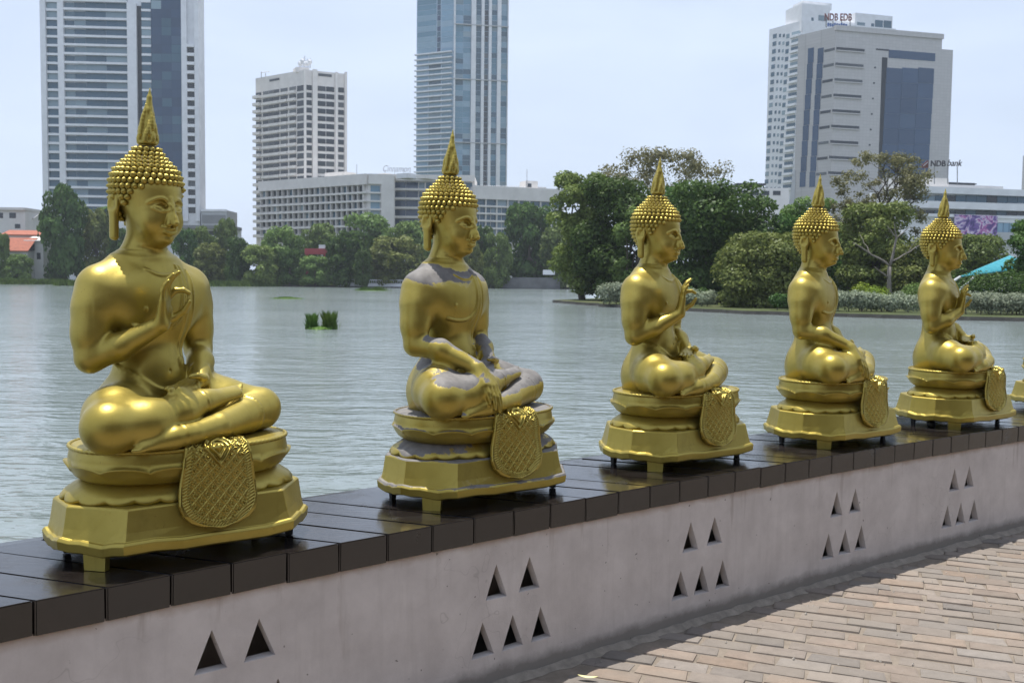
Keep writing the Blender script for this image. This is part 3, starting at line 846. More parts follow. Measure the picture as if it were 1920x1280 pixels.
def curl_spots():
    out = []; R = random.Random(4)
    z = .705; row = 0
    zs = []
    # rows follow the outline by arc length
    zz = np.linspace(.700, .962, 400); rr = np.array([hair_r(q) for q in zz]); sarc = np.concatenate([[0], np.cumsum(np.hypot(np.diff(zz), np.diff(rr)))])
    for sa in np.arange(0, sarc[-1], .0188): zs.append(float(np.interp(sa, sarc, zz)))
    for row, z in enumerate(zs):
        r = hair_r(z); sl = (hair_r(z + .006) - hair_r(z - .006)) / .012
        cr = .0106 if z < .88 else .0094
        n = max(8, int(2 * math.pi * r * 1.05 / (cr * 2.02)))
        for k in range(n):
            a = 2 * math.pi * (k + .5 * (row % 2)) / n; a = (a + math.pi) % (2 * math.pi) - math.pi
            da = abs(a)                                   # 0 = front
            # hairline: brow height in front, dropping past the temples, nape behind the ears
            lim = .826 if da < .75 else (.826 - (da - .75) * .118 if da < 1.35 else (.752 if da < 1.48 else (.800 if da < 1.80 else .715 - (da - 1.8) * .02)))
            if z < lim: continue
            p = Vector((r * math.sin(a), -r * 1.10 * math.cos(a) + .002, z))
            nrm = Vector((math.sin(a), -math.cos(a) / 1.10, -sl)).normalized()
            out.append((p, nrm, cr * R.uniform(.94, 1.06)))
    return out
def build_flame(mat):
    """flame finial: overlapping tongues wrapped round a tapering spike"""
    F = Field((axis((-.05, .05, .0017)), axis((-.05, .05, .0017)), axis((.955, 1.165, .0019))))
    core = [(0, 0, .960), (0, 0, .985), (-.001, .001, 1.03), (.002, .001, 1.08), (.006, .001, 1.125), (.0075, .001, 1.156)]
    F.chain(core, [.027, .0255, .0210, .0148, .0078, .0018], .006)
    F.ring((0, 0, .972), (0, 0, 1), .0290, .0048, .003)
    R = random.Random(8)
    for ringi, (n, z0, top0, rad0) in enumerate(((7, .978, .052, .0250), (6, 1.000, .075, .0190), (4, 1.02, .098, .0120))):
        for k in range(n):
            a = 2 * math.pi * (k + .5 * ringi) / n; ca, sa = math.sin(a), -math.cos(a); L = top0 * R.uniform(.75, 1.15)
            pts = []; rs_ = []
            for q in range(7):
                t = q / 6; zz = z0 + L * t; rc = float(np.interp(zz, [.96, .985, 1.03, 1.08, 1.125, 1.156], [.027, .0255, .0210, .0148, .0078, .002]))
                rr = rc * (1.02 - .10 * t) + .003 * math.sin(math.pi * min(1, t * 1.3)) + (.0035 if q == 6 else 0)
                pts.append((ca * rr + .004 * t * t, sa * rr, zz)); rs_.append(.0098 * (1 - t) ** .6 * (1 - .1 * ringi) + .0012)
            F.chain(pts, rs_, .0022)
    return F.mesh('flame_finial', mat)

# ---- seat, lotus and plinth (statue frame: plinth centre, front = -Y, z = 0 on the coping)
SEAT = 0.365
FIG_Z = 0.390
def sup(a, rx, ry, p=2.35):
    c, s = math.cos(a), math.sin(a); q = (abs(c / rx) ** p + abs(s / ry) ** p) ** (-1 / p)
    return q * c, q * s
def rings(name, prof, N, mat, wob=None, cap=True, p=2.35):
    """prof: list of (rx, ry, z); wob(i, a) -> (dr, dz)"""
    V = []; Fc = []
    for i, (rx, ry, z) in enumerate(prof):
        for k in range(N):
            a = 2 * math.pi * k / N; dr, dz = wob(i, a) if wob else (0, 0)
            x, y = sup(a, rx + dr, ry + dr, p); V.append((x, y, z + dz))
    for i in range(len(prof) - 1):
        for k in range(N):
            k2 = (k + 1) % N; Fc.append((i * N + k, i * N + k2, (i + 1) * N + k2, (i + 1) * N + k))
    if cap: Fc.append(tuple((len(prof) - 1) * N + k for k in range(N)))
    return mk(name, V, Fc, mat, True)
def petal_wave(a, n):
    ph = (a * n / (2 * math.pi)) % 1.0
    return math.sin(math.pi * ph) ** 0.55
def build_seat(mat):
    N = 288
    def wob(i, a):
        if 4 <= i <= 6:
            w = petal_wave(a, 14); k = (0.35, 1.0, 0.2)[i - 4]
            return (0.0055 * w * k, (-.017 + .017 * w) * (1 if i < 6 else .8))
        return (0, 0)
    return rings('lotus_seat', [(.292, .178, .244), (.322, .208, .249), (.344, .231, .263), (.357, .245, .282), (.365, .253, .303), (.3695, .2575, .311), (.361, .249, .307), (.361, .249, .325), (.356, .244, .352), (.352, .240, .360), (.333, .221, SEAT), (.01, .01, SEAT + .001)], N, mat, wob)
def build_rope(mat):
    V = []; Fc = []; N = 420; n = 7
    for k in range(N):
        a = 2 * math.pi * k / N; x, y = sup(a, .357, .245); nx, ny = x, y; L = math.hypot(nx, ny); nx /= L; ny /= L
        rr = .0058 + .0018 * (0.5 + 0.5 * math.sin(a * 105))
        for j in range(n):
            b = 2 * math.pi * j / n; V.append((x + nx * rr * math.cos(b), y + ny * rr * math.cos(b), .3585 + rr * math.sin(b)))
    for k in range(N):
        for j in range(n):
            Fc.append((k * n + j, ((k + 1) % N) * n + j, ((k + 1) % N) * n + (j + 1) % n, k * n + (j + 1) % n))
    return mk('rope_edge', V, Fc, mat, True)
def build_skirt(mat):
    N = 360
    def wob(i, a):
        w = petal_wave(a, 26)
        if i in (1, 2): return (0.010 * w - .008, -.003 * w + (1 - w) * .010)
        if i == 0: return (0.006 * w - .012, 0)
        return (.0016 * w * (5 - i) / 2, 0)
    return rings('lotus_skirt', [(.374, .222, .186), (.388, .236, .196), (.387, .235, .204), (.374, .222, .219), (.350, .200, .236), (.325, .188, .250), (.305, .175, .258)], N, mat, wob, False)
def octa(W, cx, cy, S):
    a, b, c, d = W / 2, W / 2 + cx, S / 2, S / 2 + cy
    return [(-a, -d), (a, -d), (b, -c), (b, c), (a, d), (-a, d), (-b, c), (-b, -c)]
def build_plinth(mat):
    st = [(.548, .138, .178, .172, .046), (.564, .145, .183, .180, .052), (.568, .146, .185, .182, .080), (.560, .143, .182, .178, .089), (.548, .139, .178, .172, .090), (.538, .138, .172, .168, .120), (.524, .138, .165, .164, .165), (.518, .138, .162, .162, .187), (.510, .136, .158, .158, .1925), (.44, .11, .13, .13, .1925)]
    R = random.Random(7); V = []; Fc = []; per = 6; cnt = None
    for li, (W, cx, cy, S, z) in enumerate(st):
        c = octa(W, cx, cy, S); ring = []
        for i in range(8):
            p, q = c[i], c[(i + 1) % 8]
            for j in range(per):
                t = j / per; ring.append((p[0] + (q[0] - p[0]) * t, p[1] + (q[1] - p[1]) * t))
        cnt = len(ring)
        for k, (x, y) in enumerate(ring):
            dz = (.0045 * math.sin(k * .9 + 1.3) + .003 * math.sin(k * 2.3)) if li <= 4 else 0
            V.append((x, y, z + dz))
    for i in range(len(st) - 1):
        for k in range(cnt):
            k2 = (k + 1) % cnt; Fc.append((i * cnt + k, i * cnt + k2, (i + 1) * cnt + k2, (i + 1) * cnt + k))
    Fc.append(tuple((len(st) - 1) * cnt + k for k in range(cnt)))
    me = mk('plinth', V, Fc, mat, False)
    bm = bmesh.new(); bm.from_mesh(me)
    ed = [e for e in bm.edges if len(e.link_faces) == 2 and e.calc_face_angle(0) > .25]
    bmesh.ops.bevel(bm, geom=ed, offset=.0022, segments=2, affect='EDGES', profile=.6)
    bm.to_mesh(me); bm.free()
    return me
def build_apron(mat):
    """embossed brocade panel that drapes from the seat rim down over the plinth"""
    nu, nv = 168, 224; V = []; Fc = []
    path = [(.188, SEAT + .009), (.228, SEAT + .010), (.255, SEAT - .004), (.265, .335), (.267, .305), (.265, .275), (.264, .245), (.266, .222), (.270, .195), (.275, .165), (.279, .130), (.283, .100)]
    pt = np.array(path); sl = np.concatenate([[0], np.cumsum(np.hypot(*np.diff(pt, axis=0).T))]); Lh = sl[-1]
    rs = np.random.RandomState(3); jit = rs.rand(40, 40)
    for j in range(nv + 1):
        v = j / nv; sv = v * Lh
        d = np.interp(sv, sl, pt[:, 0]); z = np.interp(sv, sl, pt[:, 1])
        j2 = min(sv + .004, Lh); j1 = max(sv - .004, 0); tx = np.interp(j2, sl, pt[:, 0]) - np.interp(j1, sl, pt[:, 0]); tz = np.interp(j2, sl, pt[:, 1]) - np.interp(j1, sl, pt[:, 1]); tl = math.hypot(tx, tz); nx, nz = -tz / tl, tx / tl
        half = np.interp(v, [0, .12, .3, .6, .75, .85, .92, .97, 1], [.094, .102, .114, .128, .132, .122, .098, .061, .012])
        for i in range(nu + 1):
            u = i / nu * 2 - 1; x = u * half
            # distance to the border (in metres)
            eb = min(half * (1 - abs(u)), (Lh - sv) * 1.0 + .0)
            # real distance for the round lower end
            if v > .70:
                cx2, cv = 0.0, Lh * .70; rr = math.hypot(x / .132, (sv - cv) / (Lh * .30)); eb = (1 - rr) * .11
            h = 0.0
            if eb < .008: h += .0035
            elif .0240 < eb < .0300: h += .0030 * (0.55 + .45 * math.sin((sv + x * .7) * 700))
            elif eb <= .024: h += .0010 + .0014 * max(0, math.sin((sv * 1.0 + math.atan2(x, .1) * .1) * 620)) 
            else:
                a = (x + sv) / .040; b = (x - sv) / .040
                fa, fb = a - math.floor(a), b - math.floor(b)
                la = min(fa, 1 - fa); lb = min(fb, 1 - fb)
                h += .0016 * math.exp(-(min(la, lb) / .07) ** 2)
                da, db = fa - .5, fb - .5; r2 = da * da + db * db
                h += .0048 * math.exp(-r2 / .014) + .0022 * (math.exp(-((da - .25) ** 2 + (db + .25) ** 2) / .006) + math.exp(-((da + .25) ** 2 + (db - .25) ** 2) / .006))
                h += .0006 * math.exp(-((math.sqrt(r2) - .30) / .055) ** 2) * (0.5 + 0.5 * math.sin(6 * math.atan2(db, da) + 9 * jit[int(math.floor(a)) % 40, int(math.floor(b)) % 40]))
            # heart-shaped medallion below the rim
            hx, hv = x / .040, (sv - .075) / .048
            hr = abs(hx) * 1.0 + max(hv, 0) * 1.0 if hv > 0 else math.hypot(abs(hx), hv * 1.1)
            if hr < 1.25:
                h = .0015 + .0036 * math.exp(-((hr - 1.08) / .12) ** 2) + .0042 * math.exp(-((hr - .62) / .12) ** 2) + .006 * math.exp(-(hr / .28) ** 2)
            h *= 2.5
            sag = -.010 * u * u
            edge = -.016 if (i in (0, nu) or j == nv) else 0.0
            dd = d + sag
            V.append((x, -(dd + nx * (h + edge)), z + nz * (h + edge)))
    for j in range(nv):
        for i in range(nu):
            a = j * (nu + 1) + i; Fc.append((a, a + nu + 1, a + nu + 2, a + 1))
    return mk('brocade_apron', V, Fc, mat, True)

GOLD = gold_mat('gold_lacquer')
BLACKLEG = plain('black_rubber_foot', (0.012, 0.012, 0.012), 0.55)
BODY = {p: build_body(p, None) for p in 'ABC'}
ME = dict(hair=build_cap(None), curl=curl_mesh(None), flame_finial=build_flame(None), lotus_seat=build_seat(None), rope_edge=build_rope(None), lotus_skirt=build_skirt(None), plinth=build_plinth(None), brocade_apron=build_apron(None))
ME['leg_tab'] = MB().prism([(-.036, -.012), (.036, -.012), (.036, .012), (-.036, .012)], 0.0, .075, top=[(-.040, -.012), (.040, -.012), (.040, .012), (-.040, .012)]).mesh('leg')
ME['leg_post'] = MB().prism([(-.010, -.010), (.010, -.010), (.010, .010), (-.010, .010)], 0.0, .07, top=[(-.014, -.014), (.014, -.014), (.014, .014), (-.014, .014)]).mesh('leg')
for me in list(ME.values()) + list(BODY.values()): me.materials.append(GOLD)
ME['brocade_apron'].materials[0] = gold_mat('gold_relief', 0, (.92, .92, 1.0), .85, .16)
ME['hair'].materials[0] = plain('hair_dark_base', (.10, .075, .025), .55, .6, var=.4, scale=30)  # cap is darker brown than the curls and shows in their gaps
ME['leg_post'].materials[0] = BLACKLEG
SPOTS = curl_spots()
FIG_OFF = Vector((-.082, .100, FIG_Z)); FIG_ROT = rad(17)

def make_statue(loc, yaw, pose, label, group, mats=None, hm=None):
    root = empty('seated_statue', loc, yaw)
    tag(root, label, 'statue', group)
    def part(name, me, parent=root, p=(0, 0, 0), r=0.0, mat=None):
        o = mesh_obj(name, me, None, parent); o.location = p; o.rotation_euler = (0, 0, r)
        if mat is not None:
            o.material_slots[0].link = 'OBJECT'; o.material_slots[0].material = mat
        return o
    gm = mats
    part('body', BODY[pose], root, FIG_OFF, FIG_ROT, gm)
    hair = part('hair', ME['hair'], root, FIG_OFF, FIG_ROT, None); HM = Matrix.Translation(FIG_OFF) @ Matrix.Rotation(FIG_ROT, 4, 'Z') @ Matrix.Translation(Vector(HEAD_P)) @ HEAD_R.to_4x4() @ Matrix.Translation(-Vector(HEAD_P)); hair.matrix_local = HM
    for p, n, r in SPOTS:
        o = bpy.data.objects.new('curl', ME['curl']); COL.objects.link(o); o.parent = hair
        o.matrix_local = Matrix.Translation(p) @ n.to_track_quat('Z', 'Y').to_matrix().to_4x4() @ Matrix.Scale(r, 4)
        if hm is not None:
            o.material_slots[0].link = 'OBJECT'; o.material_slots[0].material = hm
    part('flame_finial', ME['flame_finial'], root, FIG_OFF, FIG_ROT, hm).matrix_local = HM
    seat = part('lotus_seat', ME['lotus_seat'], root, mat=gm); part('rope_edge', ME['rope_edge'], seat, mat=gm)
    part('lotus_skirt', ME['lotus_skirt'], root, mat=gm)
    part('plinth', ME['plinth'], root, mat=gm)
    part('brocade_apron', ME['brocade_apron'], root, (.025, 0, 0), 0, hm)
    W, cx, cy, S = .568, .146, .185, .182
    mx, my = W / 2 + cx * .42, S / 2 + cy * .58
    part('leg', ME['leg_tab'], root, (-mx + .01, -my + .022, 0), rad(-50.5), gm)
    for x, y in ((mx - .01, -my + .07), (-mx - .01, my - .11), (mx - .02, my - .05)): part('leg', ME['leg_post'], root, (x, y, 0))
    return root
GOLD2 = gold_mat('gold_lacquer_flaked', 1.0)
STAT = [(-1.13, 3.391, 'A', None), (-.156, 4.247, 'B', GOLD2), (.85, 5.10, 'A', None), (1.885, 5.81, 'B', None), (2.955, 6.60, 'C', None), (4.19, 7.52, 'B', None)]
LAB = ['bright golden seated statue with raised right hand, nearest on the dark coping', 'golden seated statue with grey flaked paint and hand over its knee', 'golden seated statue with raised hand, middle one of the row', 'golden seated statue with hand over its shin, before the silvery hedge', 'golden seated statue with raised hand, farthest whole one of the row', 'golden seated statue cut off by the right edge of the photo']
for (x, y, pose, gm), lab in zip(STAT, LAB):
    make_statue((x, y, COPZ + .001), rad(38.5), pose, lab, 'golden statues along the coping', gm, None)
# ================================================================== far buildings
def glass_mat(name, dark, light, rough=0.12, share=0.30):
    """window glass; some panes show pale curtains"""
    m = NT(name); m.set(Roughness=rough, Specular_IOR_Level=0.6)
    r = m.rnd()
    c = m.ramp(r, [(0.0, dark), (1 - share - .02, tuple(x * 1.25 for x in dark)), (1 - share + .02, tuple((a + b) / 2 for a, b in zip(dark, light))), (1.0, light)])
    m.l(c, m.b.inputs['Base Color']); return m.mat
def concrete(name, col, var=0.10):
    return plain(name, col, 0.85, var=var, scale=0.35, spec=0.3)
def tiled(name, col, joint, w, h):
    m = NT(name); m.set(Roughness=0.55, Specular_IOR_Level=0.4)
    b = m.n('ShaderNodeTexBrick'); b.offset = 0.0
    b.inputs['Scale'].default_value = 1.0; b.inputs['Mortar Size'].default_value = 0.045; b.inputs['Brick Width'].default_value = w; b.inputs['Row Height'].default_value = h
    b.inputs['Color1'].default_value = (*col, 1); b.inputs['Color2'].default_value = (*[x * .93 for x in col], 1); b.inputs['Mortar'].default_value = (*joint, 1)
    tcn = m.n('ShaderNodeTexCoord'); sp = m.n('ShaderNodeSeparateXYZ'); cb = m.n('ShaderNodeCombineXYZ')
    m.l(tcn.outputs['Object'], sp.inputs[0]); m.l(m.math('ADD', sp.outputs[0], sp.outputs[1]), cb.inputs[0]); m.l(sp.outputs[2], cb.inputs[1]); m.l(cb.outputs[0], b.inputs['Vector'])
    m.l(b.outputs[0], m.b.inputs['Base Color']); return m.mat
WHITE = concrete('white_concrete', (.69, .695, .71)); CREAM = concrete('cream_concrete', (.66, .635, .605)); GREYC = concrete('grey_concrete', (.42, .43, .44)); DARKC = concrete('dark_cladding', (.05, .055, .065))
GL_BLUE = glass_mat('blue_glass', (.045, .095, .135), (.24, .32, .36)); GL_DARK = glass_mat('dark_glass', (.018, .024, .032), (.10, .11, .115), share=.2); GL_TEAL = glass_mat('teal_glass', (.10, .20, .27), (.25, .37, .45), .10, .35); GL_NAVY = glass_mat('navy_glass', (.026, .055, .105), (.055, .10, .16), .08, .12); GL_SKY = glass_mat('sky_glass', (.16, .27, .36), (.30, .41, .50), .10, .3)
BOXC = {}
class Fac:
    """one upright facade between two plan points; elements are placed by photo pixel on that real plane"""
    def __init__(s, root, xl, dl, xr, dr):
        a, b = at(xl, 520, dl), at(xr, 520, dr); s.a = Vector((a.x, a.y)); s.b = Vector((b.x, b.y)); s.L = (s.b - s.a).length
        s.t = (s.b - s.a) / s.L; s.n = Vector((s.t.y, -s.t.x)); s.yaw = math.atan2(s.t.y, s.t.x); s.root = root
    def hit(s, px):
        d = ray(px, 520); d = Vector((d.x, d.y)); det = d.x * (-s.t.y) + s.t.x * d.y
        k = (s.a.x * (-s.t.y) + s.t.x * s.a.y) / det; return k * d
    def u(s, px): return (s.hit(px) - s.a).dot(s.t)
    def z(s, px, py):
        h = s.hit(px); d = ray(px, py); return CAM.z + d.z / d.y * h.y
    def box(s, name, u0, u1, z0, z1, d0, d1, mat, parent=None):
        w, h, dd = round(u1 - u0, 2), round(z1 - z0, 2), round(d1 - d0, 2); key = (w, h, dd, mat.name)
        if key not in BOXC: BOXC[key] = MB().box((0, -dd, 0), (w, 0, h)).mesh(name, mat)
        p = s.a + s.t * u0 + s.n * d0; o = bpy.data.objects.new(name, BOXC[key]); COL.objects.link(o); par = parent or s.root; o.parent = par
        off = s.root.location; o.location = (p.x - off.x, p.y - off.y, z0 - off.z)
        o.rotation_euler = (0, 0, s.yaw)
        if parent is not None:
            o.location = parent.matrix_basis.inverted() @ Vector(o.location); o.rotation_euler = (0, 0, s.yaw - parent.rotation_euler.z)
        return o
    def pb(s, name, x0, x1, y0, y1, d0, d1, mat, parent=None):
        xm = (x0 + x1) / 2; return s.box(name, s.u(x0), s.u(x1), s.z(xm, y1), s.z(xm, y0), d0, d1, mat, parent)
def building(name, label, plan, mat, cat='building', z0=-.4, group=None):
    """plan: list of (px, distance, py of the top); extruded body with its own roof slab"""
    pts = [at(px, 520, D) for px, D, py in plan]; c = pts[0]
    root = empty(name, (c.x, c.y, z0)); tag(root, label, cat, group)
    return root
def body(root, pl, ztop, mat, name='wall', z0=None):
    off = root.location; z0 = 0.0 if z0 is None else z0 - off.z
    return MB().prism([(x - off.x, y - off.y) for x, y in pl], z0, ztop - off.z).obj(name, mat, root)
def pl(px, D): q = at(px, 520, D); return (q.x, q.y)
def depth_plan(f, back, u0=0.0, u1=None, inset=0.0):
    u1 = f.L if u1 is None else u1; a = f.a + f.t * u0 - f.n * inset; b = f.a + f.t * u1 - f.n * inset
    return [tuple(a), tuple(b), tuple(b - f.n * back), tuple(a - f.n * back)]

# --- balcony tower on the left
t1 = empty('balcony_tower', at(85, 520, 370)); t1.location.z = -.4; tag(t1, 'tall white balcony tower with dark glass side, leftmost on the skyline', 'building')
f = Fac(t1, 88, 370, 376, 374)
ZT1 = f.z(230, -150)
body(t1, depth_plan(f, 9), ZT1, WHITE)
f.pb('glass_wall', 289, 345, -150, 412, 0, .5, GL_NAVY); f.pb('recess_panel', 263, 271, 12, 412, 0, .25, DARKC)
for x0, x1, y0 in ((86, 96, -150), (118, 129, -150), (246, 263, 8), (345, 355, -150), (369, 377, -150)): f.pb('pier', x0, x1, y0, 415, 0, 1.5 if x1 < 270 else 1.1, WHITE)
for i in range(-9, 25):
    y = 1.5 + 16.62 * i
    if y > 400: break
    f.pb('window', 96.2, 117.8, y + 4, y + 15.8, 0, .12, GL_BLUE)
    f.pb('floor_slab', 96.3, 117.7, y - .6, y + 3.8, 0, .9, WHITE)
    for x0, x1 in ((129, 146.8), (147.2, 167.6), (168, 205.3), (205.7, 245.5)): f.pb('window', x0, x1, y + 4.2, y + 16, 0, .12, GL_BLUE)
    f.pb('floor_slab', 129.2, 245.8, y - .2, y + 4.0, 0, 1.45, WHITE)
    if i > -1:
        f.pb('window', 271.3, 288.5, y + 4.8, y + 15.8, 0, .35, GL_BLUE)
        f.pb('floor_slab', 271.3, 288.6, y, y + 4.4, 0, .6, WHITE)
    if y > 80:
        f.pb('window', 355.4, 368.6, y + 5.5, y + 16, 0, .1, GL_DARK)
        f.pb('balcony', 355.2, 368.8, y - .5, y + 5.2, 0, 1.3, WHITE)
    for x0, x1 in ((289.6, 308), (308.4, 326), (326.4, 344.6)):
        f.pb('pane', x0, x1, y + .5, y + 16.4, .5, .56, GL_NAVY if random.Random(i * 7 + int(x0)).random() < .78 else GL_BLUE)
f.pb('podium', 60, 340, 398, 440, -4, 3.0, WHITE)
# --- small grey block behind the trees
b2 = empty('grey_annex', at(400, 520, 368)); b2.location.z = -.4; tag(b2, 'small flat grey block standing right of the balcony tower', 'building')
f = Fac(b2, 378, 372, 426, 372); body(b2, depth_plan(f, 14), f.z(400, 394), GREYC); f.pb('parapet', 377.5, 426.5, 392.5, 396.5, -.3, .3, WHITE); f.pb('window_band', 380, 424, 403, 419, 0, .1, concrete('grey_louvre', (.24, .245, .25)))
b2b = empty('flat_roofed_hall', at(360, 520, 330)); b2b.location.z = -.4; tag(b2b, 'low hall with a flat dark roof behind the trees, left of centre', 'building')
f = Fac(b2b, 326, 335, 432, 335); body(b2b, depth_plan(f, 14), f.z(380, 428), WHITE); f.pb('roof', 322, 436, 423, 429, -12, 2, concrete('roof_grey', (.22, .22, .23)))
for k in range(5): f.pb('window', 332 + 20 * k, 347 + 20 * k, 433, 441, 0, .1, GL_DARK)

# --- hotel tower
t3 = empty('hotel_tower', at(572, 520, 390)); t3.location.z = -.4; tag(t3, 'beige square hotel tower with rooftop antennas, left of the glass skyscraper', 'building')
fl = Fac(t3, 481, 408, 572, 390); fr = Fac(t3, 572, 390, 649, 397)
ZT3 = fr.z(572, 131)
back = fr.b + (fl.a - fl.b)
CORE = [tuple(fl.a), tuple(fl.b), tuple(fr.b), tuple(back)]
body(t3, CORE, ZT3, CREAM)
for i in range(20):
    y = 161 + 14.15 * i                                    # on the corner line
    yl = y + 8
    k = (405 - 14.15 * i) / 405
    sl_ = 15 * k                                           # the left facade drops towards its far end
    for x0, x1 in ((494.5, 504), (504.6, 514), (514.6, 525), (527, 540.5), (543.5, 556), (558, 571)):
        d = (572 - (x0 + x1) / 2) / 91 * sl_
        fl.pb('window', x0, x1, y + d - 1.5, y + d + 8.5, 0, .1, GL_DARK)
    fl.pb('window', 481.5, 491.5, y + sl_ * .94 - 1, y + sl_ * .94 + 6, 0, .1, GL_DARK); fl.pb('balcony', 480.4, 492.4, y + sl_ * .94 + 5.2, y + sl_ * .94 + 10.6, 0, 1.6, CREAM)
    for x0, x1 in ((494, 525.8), (526.6, 541.2), (543, 557)):
        d = (572 - (x0 + x1) / 2) / 91 * sl_
        fl.pb('balcony', x0, x1, y + d + 6.2, y + d + 11.2, 0, 1.0, CREAM)
    for x0, x1 in ((574.5, 585), (596, 610.6), (611.6, 626.5), (634, 644.5)):
        d = (x1 - 572) / 77 * 6 * k; fr.pb('window', x0, x1, y + d - 2, y + d + 7.2, 0, .1, GL_DARK)
for x0, x1 in ((570, 574), (586, 594.5), (628, 632.5), (645.5, 649.5)): fr.pb('pier', x0, x1, 131 if x0 < 600 else 136, 470, 0, .9, CREAM)
fr.pb('vent', 597, 622, 139, 144, 0, .15, GL_DARK); fl.pb('vent', 507, 525, 148, 152, 0, .15, GL_DARK)
# rooftop dishes and masts
def mast(root, px, D, y0, y1, r, mat, name='antenna'):
    a, b = at(px, y0, D), at(px, y1, D); off = root.location
    return MB().tube([Vector(a) - off, Vector(b) - off], r, 6).obj(name, mat, root)
STEEL = plain('galvanised_steel', (.33, .33, .34), .5, .4)
RP = random.Random(6)
fr.pb('roof_hut', 560, 584, 124, 134, -9, -3, CREAM)
for k in range(9):
    px = 561 + 2.6 * k; mast(t3, px, 394, 128, 107 + RP.uniform(-2, 10), .13, STEEL)
for k in range(5):
    q = at(563 + 4.5 * k, 112 + RP.uniform(0, 10), 393) - t3.location; MB().tube([q, q + Vector((.2, -.5, 0))], [1.0, .15], 10).obj('dish', WHITE, t3)
for px, y0, y1 in ((490, 147, 135), (498, 146, 138)): mast(t3, px, 405, y0, y1, .16, STEEL)
q = at(489, 136.5, 405) - t3.location; MB().tube([q, q + Vector((3.4, 0, .4))], .13, 6).obj('crane_arm', STEEL, t3)

# --- long hotel block
t4 = empty('long_hotel_block', at(690, 520, 345)); t4.location.z = -.4; tag(t4, 'long low beige hotel block with rows of square windows behind the trees', 'building')
fA = Fac(t4, 491, 378, 690, 345); fB = Fac(t4, 690, 345, 740, 347); fC = Fac(t4, 736, 356, 889, 356); fD = Fac(t4, 887, 352, 1055, 364)
ztA = fA.z(690, 328)
body(t4, [tuple(fA.a), tuple(fA.b), tuple(fB.b), tuple(fB.b - fB.n * 30), tuple(fA.a - fA.n * 26)], ztA, CREAM, 'wing')
body(t4, depth_plan(fC, 22), fC.z(810, 331), CREAM, 'wing'); body(t4, depth_plan(fD, 22), fD.z(960, 352.5), CREAM, 'wing')
for i in range(6):
    def yy(x, i=i): t = (690 - x) / 199; return (349 + 15.6 * i) + t * (10 - 1.55 * i)
    for k in range(19):
        x0 = 494 + 10.05 * k; x1 = x0 + 9.0; fA.pb('window', x0, x1, yy((x0 + x1) / 2) - 1, yy((x0 + x1) / 2) + 10.2, 0, .1, GL_DARK if (k * 7 + i * 3) % 5 else GL_BLUE)
    fA.box('floor_slab', fA.u(491), fA.u(690), fA.z(690, yy(690) + 14.0), fA.z(690, yy(690) + 10.4), 0, 1.3, CREAM)
    if i < 5: fB.pb('window', 694.5, 712, yy(690) - 1, yy(690) + 11, 0, .1, GL_BLUE if i % 2 else GL_TEAL)
    if i < 5: fB.pb('floor_slab', 692, 714, yy(690) + 11.2, yy(690) + 14.4, 0, .9, CREAM)
for k in range(20):
    x = 493.1 + 10.05 * k; fA.box('fin', fA.u(x) - .12, fA.u(x) + .12, 0, fA.z(690, 346), 0, 1.15, CREAM)
fA.box('fascia', fA.u(491) - .2, fA.L + .2, fA.z(690, 346.4), ztA + .3, 0, 1.5, CREAM); fB.pb('fascia', 690.2, 737, 327, 346, 0, 1.0, CREAM); fB.pb('blank_wall', 714, 737.5, 346.3, 470, 0, 1.0, CREAM)
for i in range(6):
    y = 341.5 + 17.2 * i
    fC.pb('window', 739, 760, y, y + 12.8, 0, .1, GL_NAVY); fC.pb('window', 760.6, 783, y, y + 12.8, 0, .1, GL_NAVY); fC.pb('floor_slab', 738, 890, y + 13, y + 17, 0, 2.2, CREAM)
    for x0, x1 in ((785, 795), (798, 809), (812, 824), (827, 839), (842, 854), (857, 869), (872, 884)): fC.pb('window', x0, x1, y + 1, y + 12.8, 0, .1, GL_BLUE)
fC.pb('fascia', 738, 889, 329, 340.5, 0, 2.2, CREAM)
for i in range(6):
    y = 375 + 13.6 * i
    for k in range(8):
        x0 = 889 + 20.4 * k; d = 5 * k / 8
        if i == 0: fD.pb('window', x0, x0 + 18.6, y + d - 1, y + d + 10.2, 0, .1, GL_BLUE)
        else:
            fD.pb('window', x0, x0 + 8.6, y + d, y + d + 9.8, 0, .1, GL_BLUE); fD.pb('window', x0 + 9.8, x0 + 18.6, y + d, y + d + 9.8, 0, .1, GL_BLUE)
    fD.box('floor_slab', 0, fD.L, fD.z(960, y + 15.4), fD.z(960, y + 12.2), 0, 1.2, CREAM)
for k in range(9): fD.box('fin', fD.u(888 + 20.4 * k) - .18, fD.u(888 + 20.4 * k) + .18, 0, fD.z(960, 376), 0, 1.0, CREAM)
fD.box('fascia', 0, fD.L, fD.z(960, 376), fD.z(960, 351.5), 0, 1.3, CREAM)
